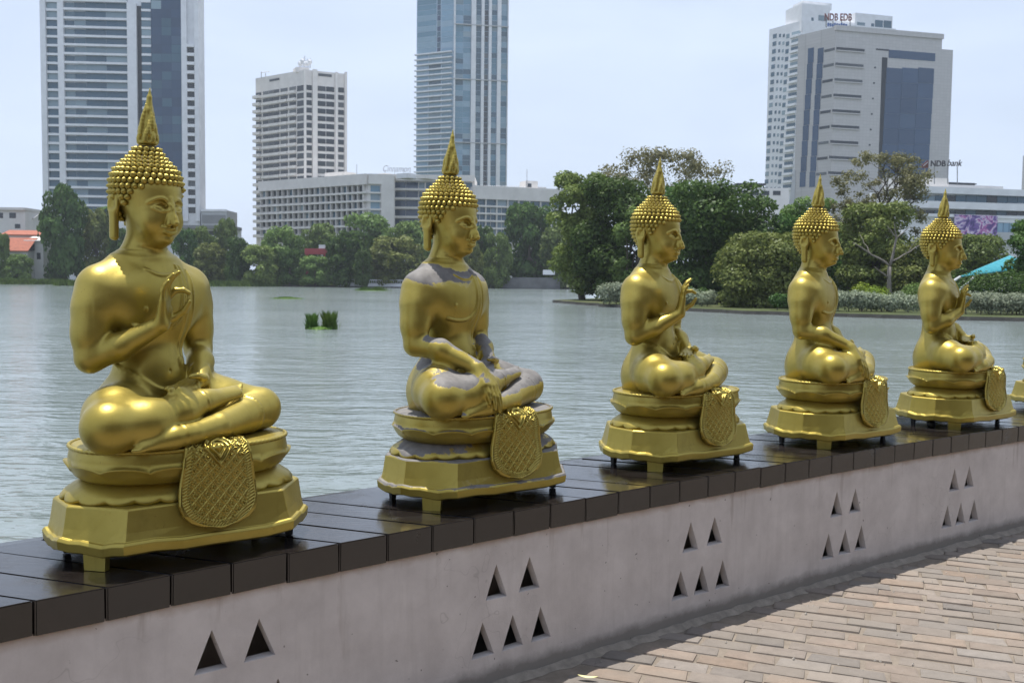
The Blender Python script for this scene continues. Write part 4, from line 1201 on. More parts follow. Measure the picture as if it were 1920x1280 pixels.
# roof clutter
for x0, x1, y0, y1, m_ in ((586, 622, 320, 336, CREAM), (640, 700, 324, 332, CREAM), (720, 742, 322, 331, WHITE), (757, 776, 325, 332, CREAM)): fA.pb('roof_hut', x0, x1, y0, y1, -12, -6, m_)
fD.pb('roof_hut', 989, 1012, 338, 356, -9, -3, CREAM); fD.pb('roof_hut', 1011, 1030, 349, 357, -8, -4, GREYC); fD.pb('window', 993, 1000, 343, 350, -3, -2.9, GL_DARK)
for k in range(26): fD.pb('parapet_post', 893 + 3.6 * k, 894.2 + 3.6 * k, 347.2 + .05 * k, 352, -.6, -.3, WHITE)
mast(t4, 988, 362, 352, 318, .1, STEEL); mast(t4, 669, 352, 330, 308, .1, STEEL)
def text_mesh(name, body_, size, depth, mat, shear=0.0, bold=0.0):
    cu = bpy.data.curves.new(name, 'FONT'); cu.body = body_; cu.size = size; cu.extrude = depth; cu.shear = shear; cu.offset = bold; cu.resolution_u = 3
    o = bpy.data.objects.new(name, cu); COL.objects.link(o); dg = bpy.context.evaluated_depsgraph_get(); dg.update()
    me = bpy.data.meshes.new_from_object(o.evaluated_get(dg)); bpy.data.objects.remove(o); me.materials.clear(); me.materials.append(mat); me.name = name
    return me
def sign(root, name, text, x0, x1, ybase, ytop, D, mat, shear=0, bold=0, depth=.15):
    """free-standing letters facing the lake"""
    a, b = at(x0, ybase, D), at(x1, ybase, D); h = (at(x0, ytop, D) - a).z
    me = text_mesh(name, text, 1.0, depth, mat, shear, bold)
    co = np.array([v.co for v in me.vertices]); lo, hi = co.min(0), co.max(0)
    sx = (b - a).length / (hi[0] - lo[0]); sy = h / (hi[1] - lo[1])
    for v in me.vertices: v.co = ((v.co.x - lo[0]) * sx, (v.co.y - lo[1]) * sy, v.co.z)
    o = mesh_obj(name, me, None, root)
    o.location = a - root.location if root else a; o.rotation_euler = (rad(90), 0, 0); return o
SIGNGREY = plain('sign_grey', (.30, .31, .34), .5); SIGNRED = plain('sign_red', (.13, .035, .030), .5); SIGNBLUE = plain('sign_blue', (.06, .12, .30), .5); SIGNDARK = plain('sign_dark', (.05, .045, .05), .5)
hs = empty('roof_sign', at(745, 322, 352)); tag(hs, 'thin grey script letters standing on the long hotel roof', 'sign')
sign(hs, 'letters', 'Cinnamon', 718, 770, 322, 310, 352, SIGNGREY, .35, -.004, .08)
for px in (722, 740, 757, 769): mast(hs, px, 352.3, 331, 318, .07, SIGNGREY, 'support_post')

# --- glass skyscraper in the middle
t5 = empty('glass_skyscraper', at(850, 520, 600)); t5.location.z = -.4; tag(t5, 'tall pale blue glass skyscraper with white vertical ribs behind the hotel', 'building')
fl = Fac(t5, 779, 612, 849, 600); fr = Fac(t5, 849, 600, 947, 606)
bk = fr.b + (fl.a - fl.b)
ZT5 = fr.z(900, -170)
body(t5, [tuple(fl.a), tuple(fl.b), tuple(fr.b), tuple(bk)], ZT5, concrete('pale_blue_cladding', (.34, .44, .54)))
for i in range(-17, 36):
    y = -1 + 10.05 * i
    if y > 352: break
    R5 = random.Random(i + 50)
    if y > 92:
        fl.pb('window', 781, 800, y + 2.6, y + 9.8, 0, .1, GL_SKY); fl.pb('window', 802, 824, y + 2.6, y + 9.8, 0, .1, GL_TEAL if i % 3 else GL_BLUE); fl.pb('window', 826, 845.5, y + 2.6, y + 9.8, 0, .1, GL_TEAL)
        fl.pb('balcony', 777.6, 846, y, y + 2.4, 0, 1.9, WHITE)
    else:
        fl.pb('window', 780.5, 815, y + .8, y + 9.9, 0, .1, GL_TEAL); fl.pb('window', 817, 823, y + .8, y + 9.9, 0, .1, GL_NAVY if i % 2 else GL_BLUE); fl.pb('window', 825, 846, y + .8, y + 9.9, 0, .1, GL_SKY)
    fr.pb('window', 850.5, 864.8, y + .6, y + 9.9, 0, .1, R5.choice((GL_TEAL, GL_SKY, GL_TEAL, GL_BLUE))); fr.pb('window', 865.2, 879, y + .6, y + 9.9, 0, .1, R5.choice((GL_TEAL, GL_SKY, GL_TEAL, GL_BLUE)))
    for x0, x1, g in ((888.4, 897.6, GL_BLUE), (904, 911, GL_DARK), (917.4, 927, GL_TEAL), (935, 946, GL_TEAL)):
        fr.pb('window', x0, x1, y + .6, y + 9.9, 0, .1, g if R5.random() < .75 else GL_BLUE)
for x0, x1 in ((847.5, 850.2), (879.6, 888), (898.2, 903.4), (911.8, 916.8), (927.6, 934.4), (946.2, 947.8)): fr.pb('rib', x0, x1, -170, 352, 0, 1.6, WHITE)
for y in (48, 150, 268): fr.pb('band', 848, 948, y, y + 1.8, 0, 1.8, GREYC)

# --- white residential tower behind the bank
t6 = empty('white_apartment_tower', at(1460, 520, 470)); t6.location.z = -.4; tag(t6, 'white apartment tower with small windows rising behind the grey bank building', 'building')
f = Fac(t6, 1430, 480, 1492, 462); f2 = Fac(t6, 1492, 462, 1664, 476)
body(t6, [tuple(f.a), tuple(f.b), tuple(f2.b), tuple(f2.b + (f.a - f.b))], f.z(1460, 47), WHITE)
f2.pb('upper_storey', 1490, 1542, 8, 60, -14, -.4, WHITE); f2.pb('upper_storey', 1541, 1590, 40, 62, -14, -.8, WHITE); f2.pb('upper_storey', 1589, 1658, 27, 62, -14, -.4, WHITE); f2.pb('roof_crown', 1497, 1551, 1, 14, -11, -3, WHITE)
for x0, x1, y0, y1 in ((1521, 1537, 29, 39), (1498, 1503, 42, 49), (1508, 1512, 33, 49), (1593, 1607, 42, 52), (1619, 1624, 44, 52), (1626, 1640, 38, 53), (1642, 1656, 39, 53)): f2.pb('window', x0, x1, y0, y1, -.4, -.2, GL_BLUE)
for i in range(21):
    y = 64 + 14.35 * i; lean = -.030 * (y - 64)
    for x0, x1 in ((1437.5, 1444), (1448.5, 1452), (1455.5, 1459), (1462, 1468)): f.pb('window', x0 + lean, x1 + lean, y, y + (8 if x1 - x0 > 4 else 6), 0, .12, GL_BLUE)
    f.pb('window', 1472 + lean, 1488 + lean, y - 5, y + 6, 0, .12, GL_BLUE); f.pb('balcony', 1471.5 + lean, 1489 + lean, y + 2, y + 6.5, .12, 1.3, WHITE)

# --- grey bank building
TILE = tiled('grey_tile_cladding', (.45, .435, .42), (.36, .345, .335), 1.5, 1.0)
t7 = empty('grey_bank_building', at(1552, 520, 320)); t7.location.z = -.4; tag(t7, 'large grey tiled office block with a dark glass panel, right skyline', 'building')
fl = Fac(t7, 1484, 332, 1553, 320); fr = Fac(t7, 1553, 320, 1771, 331)
bk = fr.b + (fl.a - fl.b)
ZB = fr.z(1553, 86); ZP = fr.z(1553, 50)
ur = fr.u(1750)
body(t7, [tuple(fl.a), tuple(fl.b), tuple(fr.b), tuple(bk)], fr.z(1770, 94), TILE)
MBp = MB(); off = t7.location
for P in ([fl.a, fl.b, fr.a + fr.t * ur, fr.a + fr.t * ur + (fl.a - fl.b)],):
    body(t7, [tuple(p) for p in P], ZP, TILE, 'penthouse', z0=fr.z(1770, 94) + .01)
fr.box('parapet', -.3, ur + .3, ZP - 1.2, ZP + .4, -.6, .5, TILE)
lean = lambda y: -.036 * (y - 90)
for k in range(9):
    y = 88.5 + 29.0 * k; fr.pb('window_band', 1555 + lean(y), 1607 + lean(y), y + 2, y + 7.2, 0, .10, GL_DARK); fr.pb('ledge', 1555 + lean(y), 1607 + lean(y), y + 7.4, y + 9.4, 0, .5, TILE)
    fl.pb('window_band', 1533 + lean(y), 1552 + lean(y), y + 3, y + 8, 0, .10, GL_DARK)
    if k: fr.pb('vent', 1627 + lean(y), 1630 + lean(y), y + 8, y + 11, 0, .1, GL_DARK)
for x in (1503, 1521):
    for k in range(9): fl.pb('window_strip', x + lean(90 + 29 * k), x + 10.5 + lean(90 + 29 * k), 90 + 29 * k + .4, 90 + 29 * (k + 1) - .4, 0, .12, GL_NAVY)
fr.pb('window_band', 1652, 1738, 97, 112, 0, .12, GL_NAVY); fr.pb('reveal', 1640, 1650, 108, 335, 0, .08, DARKC)
for k in range(7):
    y = 128 + 28.6 * k
    for j in range(3):
        x0 = 1649.5 + lean(y) * .6 + 29.5 * j; fr.pb('glass_panel', x0, x0 + 29.1, y, y + 28.3, 0, .12, GL_NAVY)
fr.pb('slot', 1628, 1652, 92, 95, 0, .1, GL_DARK)
# slanted fin at the left foot
z0_, z1_ = fl.z(1484, 382), fl.z(1484, 318); a_ = fl.a + fl.n * .2; b_ = a_ - fl.t * 5.0
Vv = [(*(a_ - fl.t * 5.6), 0), (*(a_ + fl.t * .5), 0), (*(a_ + fl.t * .5), z1_), (*(a_ - fl.t * .2), z1_)]
Vv = [(x - off.x, y - off.y, z - off.z) for x, y, z in Vv]; Vb = [(x - fl.n.x * 6, y - fl.n.y * 6, z) for x, y, z in Vv]
mesh_obj('slanted_fin', mk('slanted_fin', Vv + Vb, [(0, 1, 2, 3), (7, 6, 5, 4), (0, 4, 5, 1), (1, 5, 6, 2), (2, 6, 7, 3), (3, 7, 4, 0)], GREYC), None, t7)
rsn = empty('rooftop_name_sign', at(1570, 40, 324)); tag(rsn, 'dark red rooftop letters on the grey bank building', 'sign')
sign(rsn, 'letters', 'NDB EDB', 1546, 1597, 39, 25.5, 324, SIGNRED, 0, .012, .2)
for k in range(9): mast(rsn, 1553 + 4.2 * k, 323.8, 50, 43.5 + (k % 3), .30, SIGNBLUE, 'blue_sign_bar')
for px in (1549, 1562, 1578, 1594): mast(rsn, px, 324.5, 52, 36, .12, SIGNDARK, 'support_post')

# --- beige hall behind the trees, centre right
b10 = empty('beige_hall', at(1420, 520, 230)); b10.location.z = -.4; tag(b10, 'flat beige hall with a thin dark roof left of the grey bank building', 'building')
f = Fac(b10, 1370, 235, 1475, 235); body(b10, depth_plan(f, 15), f.z(1420, 352), CREAM); f.pb('roof', 1376, 1430, 344, 347.5, -10, .6, DARKC); f.pb('roof_post', 1380, 1382, 347, 352, -2, -1.6, DARKC); f.pb('roof_post', 1424, 1426, 347, 352, -2, -1.6, DARKC)
for k in range(4): f.pb('window', 1382 + 21 * k, 1396 + 21 * k, 358, 366, 0, .1, GL_DARK)

# --- low modern building on the right
t8 = empty('banded_office', at(1800, 520, 205)); t8.location.z = -.4; tag(t8, 'low modern office with white bands and a purple poster, far right', 'building')
f = Fac(t8, 1690, 200, 1960, 208)
body(t8, depth_plan(f, 12), f.z(1800, 357), WHITE)
f.pb('upper_wall', 1692, 1778, 332, 356, -8, -1, CREAM); f.pb('roof_slope', 1778, 1900, 344, 358, -12, -4, GREYC)
f.pb('canopy', 1795, 1852, 338, 343, -9, -5, DARKC); f.pb('canopy_post', 1866, 1868, 338, 346, -8, -7.6, DARKC); f.pb('canopy', 1850, 1868, 338, 340, -8, -7, DARKC)
f.pb('band', 1690, 1960, 354, 366, 0, 1.4, WHITE); f.pb('band', 1690, 1960, 381, 394, 0, 1.8, WHITE); f.pb('band', 1690, 1960, 404, 409, 0, 1.6, WHITE); f.pb('band', 1772, 1960, 436, 462, 0, 1.6, GREYC)
for k in range(14):
    x0 = 1690 + 19.2 * k; f.pb('window', x0, x0 + 18.4, 366.3, 380.8, 0, .15, GL_BLUE if k % 4 else GL_DARK); f.pb('window', x0, x0 + 18.4, 394.3, 403.7, 0, .15, GL_DARK if k % 3 else GL_BLUE)
for k in range(7): f.pb('skylight_pane', 1858 + 11 * k, 1868 + 11 * k, 419, 436, 1.0, 1.3, GL_SKY)
f.pb('white_panel', 1855, 1940, 409.3, 419, 0, 1.2, WHITE)
def poster_mat():
    m = NT('printed_poster'); m.set(Roughness=0.5); v = m.coord('Object')
    n1 = m.noise(v, .55, 4, .6, .8)
    m.l(m.ramp(n1, [(.36, (.05, .035, .15)), (.46, (.16, .09, .30)), (.52, (.62, .55, .66)), (.57, (.40, .12, .34)), (.66, (.09, .05, .20))], 'EASE'), m.b.inputs['Base Color']); return m.mat
f.pb('poster', 1775, 1855, 404.5, 448, 1.65, 1.72, poster_mat())
nb = empty('bank_roof_sign', at(1767, 315, 190)); tag(nb, 'dark bank name letters on poles above the banded office', 'sign')
sign(nb, 'letters', 'NDB', 1745, 1773, 312, 301, 190, SIGNDARK, 0, .02, .1); sign(nb, 'italic_letters', 'bank', 1776, 1804, 311.5, 299.5, 190, SIGNDARK, .3, .005, .1)
a_ = at(1730, 314, 190); off = nb.location
Vv = [at(x, y, 190) - off for x, y in ((1729.5, 315), (1740.5, 315), (1741.5, 303), (1740, 301), (1729.5, 309))]
mesh_obj('emblem', mk('emblem', [tuple(v) for v in Vv] + [tuple(v + Vector((0, .3, 0))) for v in Vv], [(4, 3, 2, 1, 0), (5, 6, 7, 8, 9), (0, 1, 6, 5), (1, 2, 7, 6), (2, 3, 8, 7), (3, 4, 9, 8), (4, 0, 5, 9)], SIGNRED), None, nb)
Vv = [at(x, y, 189.8) - off for x, y in ((1731, 312.5), (1739.5, 305), (1739.5, 303.5), (1731, 311))]
mesh_obj('emblem_stripe', mk('emblem_stripe', [tuple(v) for v in Vv], [(0, 1, 2, 3)], WHITE), None, nb)
for px, yb in ((1734, 345), (1752, 345), (1777, 345), (1795, 345)): mast(nb, px, 190.4, yb, 312, .09, STEEL, 'pole')
# --- sliver of a far glass tower at the right edge
t9 = empty('edge_tower', at(1930, 520, 420)); t9.location.z = -.4; tag(t9, 'sliver of a glass tower at the right edge of the photo', 'building')
f = Fac(t9, 1914, 420, 1990, 420); body(t9, depth_plan(f, 2.5), f.z(1930, 291), GREYC)
for k in range(9):
    for j in range(4): f.pb('window', 1915.5 + 18.4 * j, 1932 + 18.4 * j, 294 + 8 * k, 300.5 + 8 * k, 0, .1, GL_TEAL)

# --- houses on the left shore
def house(name, label, x0, x1, D, yeave, yridge, wallm, roofm, wins, dp=9, flat=False):
    r = empty(name, at((x0 + x1) / 2, 520, D)); r.location.z = -.4; tag(r, label, 'house')
    f = Fac(r, x0, D, x1, D); ze = f.z((x0 + x1) / 2, yeave); body(r, depth_plan(f, dp), ze, wallm)
    for w_ in wins: f.pb('window', *w_, 0, .1, GL_DARK)
    off = r.location
    if flat: f.pb('roof', x0 - 1.5, x1 + 1.5, yridge, yeave, -dp, .8, wallm)
    else:
        zr = f.z((x0 + x1) / 2, yridge); A = f.a - f.t * .6; B = f.b + f.t * .6; n = f.n
        P = [(A + n * .8, ze - .1), (B + n * .8, ze - .1), (B - n * dp / 2, zr), (A - n * dp / 2, zr), (B - n * (dp + .8), ze - .1), (A - n * (dp + .8), ze - .1)]
        V = [(p.x - off.x, p.y - off.y, z - off.z) for p, z in P]; V2 = [(x, y, z + .25) for x, y, z in V]
        mesh_obj('roof', mk('roof', V + V2, [(6, 7, 8, 9), (9, 8, 10, 11), (0, 1, 7, 6), (4, 5, 11, 10), (1, 2, 8, 7), (2, 4, 10, 8), (0, 6, 9, 3), (3, 9, 11, 5), (1, 0, 3, 2), (2, 3, 5, 4)], roofm), None, r)
    return r
REDTILE = plain('red_roof_tile', (.30, .095, .055), .85, var=.3, scale=1.5); HW = concrete('house_white', (.58, .57, .55))
house('white_house', 'white flat-roofed house on the left shore behind red roofs', -30, 49, 300, 394, 389, HW, None, [(20, 32, 399, 409), (-5, 8, 399, 409), (30, 40, 420, 428)], flat=True)
house('gabled_house', 'small white gabled house right of the flat-roofed house', 48, 64, 305, 410, 398, HW, HW, [(50, 54, 409, 414)])
house('red_roofed_house', 'house with a steep red tiled roof on the left shore', -12, 52, 272, 471, 446, HW, REDTILE, [(5, 15, 476, 486), (30, 38, 476, 486)])
house('red_tiled_shed', 'long low white building with red tiled roof behind the shore house', 8, 80, 285, 441, 432, HW, REDTILE, [(66, 73, 446, 456), (40, 50, 446, 454)])
house('white_boathouse', 'white boathouse with dark openings beside the shore tree', 52, 82, 276, 452, 444, HW, HW, [(58, 66, 458, 470), (70, 77, 474, 486)])

# --- red frame, quay wall and white railing on the far shore
rf = empty('red_portal', at(592, 528, 272)); tag(rf, 'red gate frame with a white top panel among the far shore trees', 'gate'); REDP = plain('red_paint', (.33, .035, .045), .5)
f = Fac(rf, 573, 272, 613, 272); rf.location.z = -.4
for x in (574, 608): f.pb('post', x, x + 4, 472, 531, -.5, .4, REDP)
f.pb('beam', 572, 613, 466, 477, -.6, .5, REDP); f.pb('top_panel', 598, 610, 459, 466, -.3, .2, WHITE)
q_ = empty('white_railing', at(700, 535, 268)); tag(q_, 'white quay railing along the far shore near the centre', 'railing'); q_.location.z = -.4
f = Fac(q_, 634, 268, 756, 268); f.pb('base_wall', 634, 756, 531, 537, -.3, .2, WHITE)
for k in range(30): f.pb('post', 635 + 4.1 * k, 635.8 + 4.1 * k, 525, 531, -.1, .1, WHITE)
f.pb('top_rail', 634, 756, 524, 525.6, -.15, .15, WHITE)
q2 = empty('quay_wall', at(980, 535, 280)); tag(q2, 'dark stone quay wall on the far shore left of the big trees', 'wall'); q2.location.z = -.6
f = Fac(q2, 900, 284, 1050, 284); f.pb('wall', 905, 1050, 520, 541, -3, .3, concrete('quay_stone', (.14, .14, .145), .3)); f.pb('parapet', 905, 960, 517, 520.5, -1, .5, HW); f.pb('white_box', 1018, 1040, 506, 515, -1, .6, WHITE)

# --- turquoise canopy on the right bank
cp = empty('turquoise_canopy', at(1850, 540, 96)); cp.location.z = -.42; tag(cp, 'sloping turquoise sheet roof on poles above the right bank shrubs', 'canopy')
TURQ = plain('turquoise_sheet', (.045, .34, .40), .45, var=.12, scale=.8)
off = cp.location; cor = [at(1797, 519, 92), at(1893, 506, 90), at(1936, 497, 100), at(1893, 479, 104)]
nr = 14; A, B, C_, D_ = cor[0], cor[1], cor[2], cor[3]
for k in range(nr):
    t0, t1 = k / nr, (k + .96) / nr
    p = [A.lerp(B, t0), A.lerp(B, t1), D_.lerp(C_, t1), D_.lerp(C_, t0)]; up = Vector((0, 0, .06))
    V = [tuple(v - off) for v in p] + [tuple(v - off - up) for v in p]; V[1] = (V[1][0], V[1][1], V[1][2] + .05); V[2] = (V[2][0], V[2][1], V[2][2] + .05)
    mesh_obj('roof_sheet', mk('roof_sheet', V, [(0, 1, 2, 3), (7, 6, 5, 4), (0, 4, 5, 1), (1, 5, 6, 2), (2, 6, 7, 3), (3, 7, 4, 0)], TURQ), None, cp)
POLE = plain('pole_grey', (.42, .44, .45), .5)
for a, b in ((at(1800, 519, 92), at(1786, 528, 88)), (at(1830, 516, 92), at(1792, 550, 88)), (at(1870, 512, 92), at(1872, 585, 92)), (at(1905, 505, 94), at(1906, 585, 94))): MB().tube([a - off, b - off], .12, 8).obj('strut', POLE, cp)

# ================================================================== unseen pavilion, added behind the camera to give the gold dark reflections
pv = empty('unseen_pavilion', (*(W0 + WT * 2.5 + WN * -12.2), 0), rad(WA)); tag(pv, 'dark timber pavilion with a wide hipped tile roof, added out of view for dark reflections', 'pavilion')
TIMB = plain('dark_timber', (.050, .030, .018), .6, var=.3, scale=3); ROOFT = plain('brown_roof_tile', (.055, .036, .026), .8, var=.3, scale=4)
MB().box((-8.5, -6, -.005), (8.5, 6, .45)).obj('floor_platform', TIMB, pv)
for i in range(7):
    for y in (-5.6, 5.6): MB().box((-8 + 16 * i / 6 - .14, y - .14, .45), (-8 + 16 * i / 6 + .14, y + .14, 3.0)).obj('column', TIMB, pv)
MB().prism([(-12, -7.8), (12, -7.8), (12, 7.8), (-12, 7.8)], 2.9, 9.0, top=[(-4.5, -.3), (4.5, -.3), (4.5, .3), (-4.5, .3)]).obj('roof', ROOFT, pv)
MB().box((-7.2, -4.8, .45), (7.2, 4.8, 2.95)).obj('screen_wall', TIMB, pv)
# ================================================================== trees and plants
def leaf_mat(name, c0, c1, c2, trans=0.30):
    m = NT(name); t = m.t; t.nodes.remove(m.b)
    geo = m.n('ShaderNodeNewGeometry'); oi = m.n('ShaderNodeObjectInfo')
    c = m.ramp(geo.outputs['Random Per Island'], [(0.0, c0), (0.55, c1), (1.0, c2)])
    tcn = m.n('ShaderNodeTexCoord'); big = m.noise(tcn.outputs['Object'], .45, 3)
    c = m.mix(m.ramp(big, [(.40, (0, 0, 0)), (.65, (.55, .55, .55))]), c, tuple(min(1, x * 1.25) for x in c2))
    hs = m.n('ShaderNodeHueSaturation'); m.l(c, hs.inputs['Color']); m.l(m.math('ADD', m.math('MULTIPLY', oi.outputs['Random'], .40), .80), hs.inputs['Value']); m.l(m.math('ADD', m.math('MULTIPLY', oi.outputs['Random'], .03), .495), hs.inputs['Hue'])
    d = m.n('ShaderNodeBsdfDiffuse'); tr = m.n('ShaderNodeBsdfTranslucent'); gl = m.n('ShaderNodeBsdfGlossy'); gl.inputs['Roughness'].default_value = .45; gl.inputs['Color'].default_value = (.6, .6, .6, 1)
    mx = m.n('ShaderNodeMixShader'); mx.inputs[0].default_value = trans; mx2 = m.n('ShaderNodeMixShader'); mx2.inputs[0].default_value = .02
    m.l(hs.outputs[0], d.inputs[0]); m.l(hs.outputs[0], tr.inputs[0]); m.l(d.outputs[0], mx.inputs[1]); m.l(tr.outputs[0], mx.inputs[2]); m.l(mx.outputs[0], mx2.inputs[1]); m.l(gl.outputs[0], mx2.inputs[2]); m.l(mx2.outputs[0], m.out.inputs[0])
    return m.mat
L_DARK = leaf_mat('dark_green_leaves', (.028, .058, .011), (.048, .092, .018), (.084, .138, .030))
L_MID = leaf_mat('mid_green_leaves', (.075, .115, .028), (.115, .165, .042), (.165, .220, .060))
L_OLIVE = leaf_mat('olive_leaves', (.090, .118, .024), (.135, .168, .038), (.195, .222, .062))
L_BROWN = leaf_mat('brownish_leaves', (.105, .096, .044), (.145, .135, .064), (.20, .185, .098))
L_PALE = leaf_mat('pale_silvery_leaves', (.15, .185, .12), (.24, .28, .19), (.38, .42, .30))
L_LIME = leaf_mat('lime_leaves', (.12, .165, .014), (.19, .24, .022), (.27, .31, .04))
L_GRASS = leaf_mat('reed_green', (.055, .105, .016), (.090, .155, .026), (.14, .21, .045))
BARK = plain('bark', (.085, .070, .055), .95, var=.35, scale=2.5, bump=.4); BONE = plain('bleached_bark', (.17, .15, .13), .9, var=.25, scale=2)
def leaves(name, lobes, n, size, seed, mat, spread=.22, flat=.25, wt=None):
    """many leaf sized faces spread through the lobes of a crown"""
    R = np.random.RandomState(seed); L = np.array(lobes, float)
    w_ = (L[:, 3] * L[:, 4] + L[:, 4] * L[:, 5] + L[:, 3] * L[:, 5]); w_ = w_ / w_.sum()
    k = R.choice(len(L), n, p=w_); d = R.normal(size=(n, 3)); d /= np.linalg.norm(d, axis=1)[:, None]; d[:, 2] = np.where(R.rand(n) < .35, np.abs(d[:, 2]), d[:, 2])
    rr = 1 - np.abs(R.normal(size=n)) * spread + R.normal(size=n) * .05; rr = np.clip(rr, .05, 1.2)
    P = L[k, :3] + d * L[k, 3:6] * rr[:, None]
    nr = d + R.normal(size=(n, 3)) * .55; nr[:, 2] += flat; nr /= np.linalg.norm(nr, axis=1)[:, None]
    a = np.cross(nr, R.normal(size=(n, 3))); a /= np.linalg.norm(a, axis=1)[:, None] + 1e-9; b = np.cross(nr, a)
    s = size * R.uniform(.55, 1.25, n); a *= (s * .5)[:, None]; b *= (s * .30)[:, None]
    V = np.stack([P - a, P + b * 1.0 - a * .1, P + a, P - b - a * .1], 1).reshape(-1, 3); F = np.arange(n * 4).reshape(n, 4)
    return mk_np(name, V, F, mat, False)
def lobes(R, rx, ry, h, z0, n, lr=(.26, .42), low=.10):
    """lobes filling an egg-shaped crown from its skirt to its top"""
    out = []
    for i in range(n):
        a = R.uniform(0, 2 * math.pi); u = R.uniform(low, .93); prof = math.sqrt(max(.05, 1 - (abs(u - .42) / .60) ** 2.4)); q = prof * math.sqrt(R.uniform(.12, 1))
        r = R.uniform(*lr) * (rx + ry) / 2 * (.75 + .35 * prof); rz = min(r * R.uniform(.6, .9), h * .22)
        z = z0 + h * u; z = min(z, z0 + h - rz * .95)
        out.append((q * (rx - r * .55) * math.cos(a), q * (ry - r * .55) * math.sin(a), z, r, r * R.uniform(.8, 1.1), rz))
    return out
def limb(mb, p, q, r0, r1, R, n=5, wob=.12):
    p, q = Vector(p), Vector(q); pts = []; L = (q - p).length
    for i in range(n + 1):
        t = i / n; v = p.lerp(q, t) + Vector((R.uniform(-1, 1), R.uniform(-1, 1), R.uniform(-.5, .5))) * wob * L * .25 * (0 < i < n); pts.append(v)
    mb.tube(pts, [r0 + (r1 - r0) * i / n for i in range(n + 1)], 7)
    return pts
def tree(name, label, px, yb, D, x0, x1, ytop, ycrown, mat, nleaf, lsize, seed, nlob=26, group=None, spread=.22, bark=None, depth=None, bare=0, z=-.60, lr=(.26, .42)):
    """tree standing at photo column px, distance D; crown spans x0..x1 and ytop..ycrown"""
    R = random.Random(seed); base = at(px, yb, D); base.z = z
    root = empty(name, base); tag(root, label, 'tree', group)
    cl, cr = at(x0, 500, D), at(x1, 500, D); cx = (cl.x + cr.x) / 2 - base.x; rx = (cr.x - cl.x) / 2; ry = depth or rx * .85
    zt, zb = at(px, ytop, D).z - z, at(px, ycrown, D).z - z; h = zt - zb
    lo = [(a + cx, b, c, d, e, f_) for a, b, c, d, e, f_ in lobes(R, rx, ry, h, zb, int(nlob * 1.5), lr)]
    mb = MB(); tr = max(.12, h * .028 + .05)
    fork = Vector((cx * .4, 0, max(.3, zb + h * .12)))
    limb(mb, (0, 0, -.3), fork, tr, tr * .75, R)
    for l in R.sample(lo, min(len(lo), 12)): 
        pts = limb(mb, fork, (l[0], l[1], l[2]), tr * .5, tr * .07, R, 6, .22)
        for j in range(bare):
            q = pts[R.randrange(3, 6)]; limb(mb, q, q + Vector((R.uniform(-1, 1), R.uniform(-1, 1), R.uniform(.2, 1))) * h * .22, tr * .12, tr * .02, R, 4, .2)
    mb.obj('trunk', bark or BARK, root, True)
    mesh_obj('crown', leaves(name + '_crown', lo, int(nleaf * 1.8), lsize * 1.10, seed, mat, spread), None, root)
    return root
# right bank, near
GR = 'trees on the right bank'
tree('shore_tree', 'grey-green tree leaning over the water at the left tip of the bank', 1090, 565, 118, 1018, 1165, 318, 560, L_OLIVE, 11000, .42, 1, 30, GR)
tree('shore_tree', 'dark green tree filling the middle of the big clump', 1150, 567, 113, 1068, 1262, 330, 570, L_DARK, 15000, .42, 2, 34, GR)
tree('tall_sparse_tree', 'tall thin brownish tree rising above the dark clump', 1240, 560, 138, 1105, 1385, 279, 430, L_BROWN, 8000, .36, 3, 60, GR, .5, bare=2, lr=(.13, .22))
tree('shore_tree', 'wide dark green tree behind the third statue', 1345, 575, 104, 1228, 1465, 338, 575, L_DARK, 17000, .40, 4, 36, GR)
tree('shore_tree', 'pale green young tree between the dark ones of the clump', 1185, 570, 108, 1140, 1235, 384, 560, L_MID, 6000, .36, 5, 22, GR)
tree('shore_tree', 'olive bushy tree hanging low over the water, centre right', 1410, 585, 90, 1335, 1530, 436, 588, L_OLIVE, 15000, .32, 6, 34, GR)
tree('shore_tree', 'bright green tree top left of the grey bank building', 1510, 575, 108, 1450, 1580, 368, 560, L_MID, 8000, .36, 7, 26, GR)
tree('feathery_tree', 'tall feathery tree with bare branches in front of the bank', 1640, 575, 104, 1548, 1752, 281, 460, L_BROWN, 6500, .26, 8, 60, GR, .6, bare=9, lr=(.12, .20))
tree('shore_tree', 'dark brown-green tree mass below the feathery tree', 1620, 578, 98, 1560, 1722, 378, 560, L_OLIVE, 11000, .34, 9, 30, GR)
tree('shore_tree', 'olive green tree between the fourth and fifth statue', 1715, 580, 94, 1655, 1790, 445, 575, L_OLIVE, 7000, .30, 10, 26, GR, .3)
tree('shore_tree', 'mid green tree in front of the banded office', 1815, 575, 112, 1735, 1895, 440, 560, L_MID, 9000, .34, 11, 28, GR)
tree('shore_tree', 'dark tree cut by the right edge of the photo', 1950, 585, 84, 1888, 2040, 396, 560, L_DARK, 8000, .32, 12, 26, GR)
tree('shore_tree', 'dark tree filling the gap behind the olive bush', 1470, 578, 102, 1420, 1570, 400, 575, L_DARK, 8000, .36, 13, 26, GR)
tree('shore_tree', 'deep green tree behind the fourth statue', 1600, 582, 110, 1530, 1690, 420, 570, L_MID, 8000, .36, 14, 26, GR)
tree('shore_tree', 'low dark tree behind the bleached dead tree', 1690, 582, 106, 1640, 1800, 470, 575, L_DARK, 8000, .36, 15, 26, GR)
tree('shore_tree', 'dark tree at the back of the big clump', 1290, 565, 128, 1180, 1400, 345, 560, L_DARK, 9000, .42, 16, 28, GR)
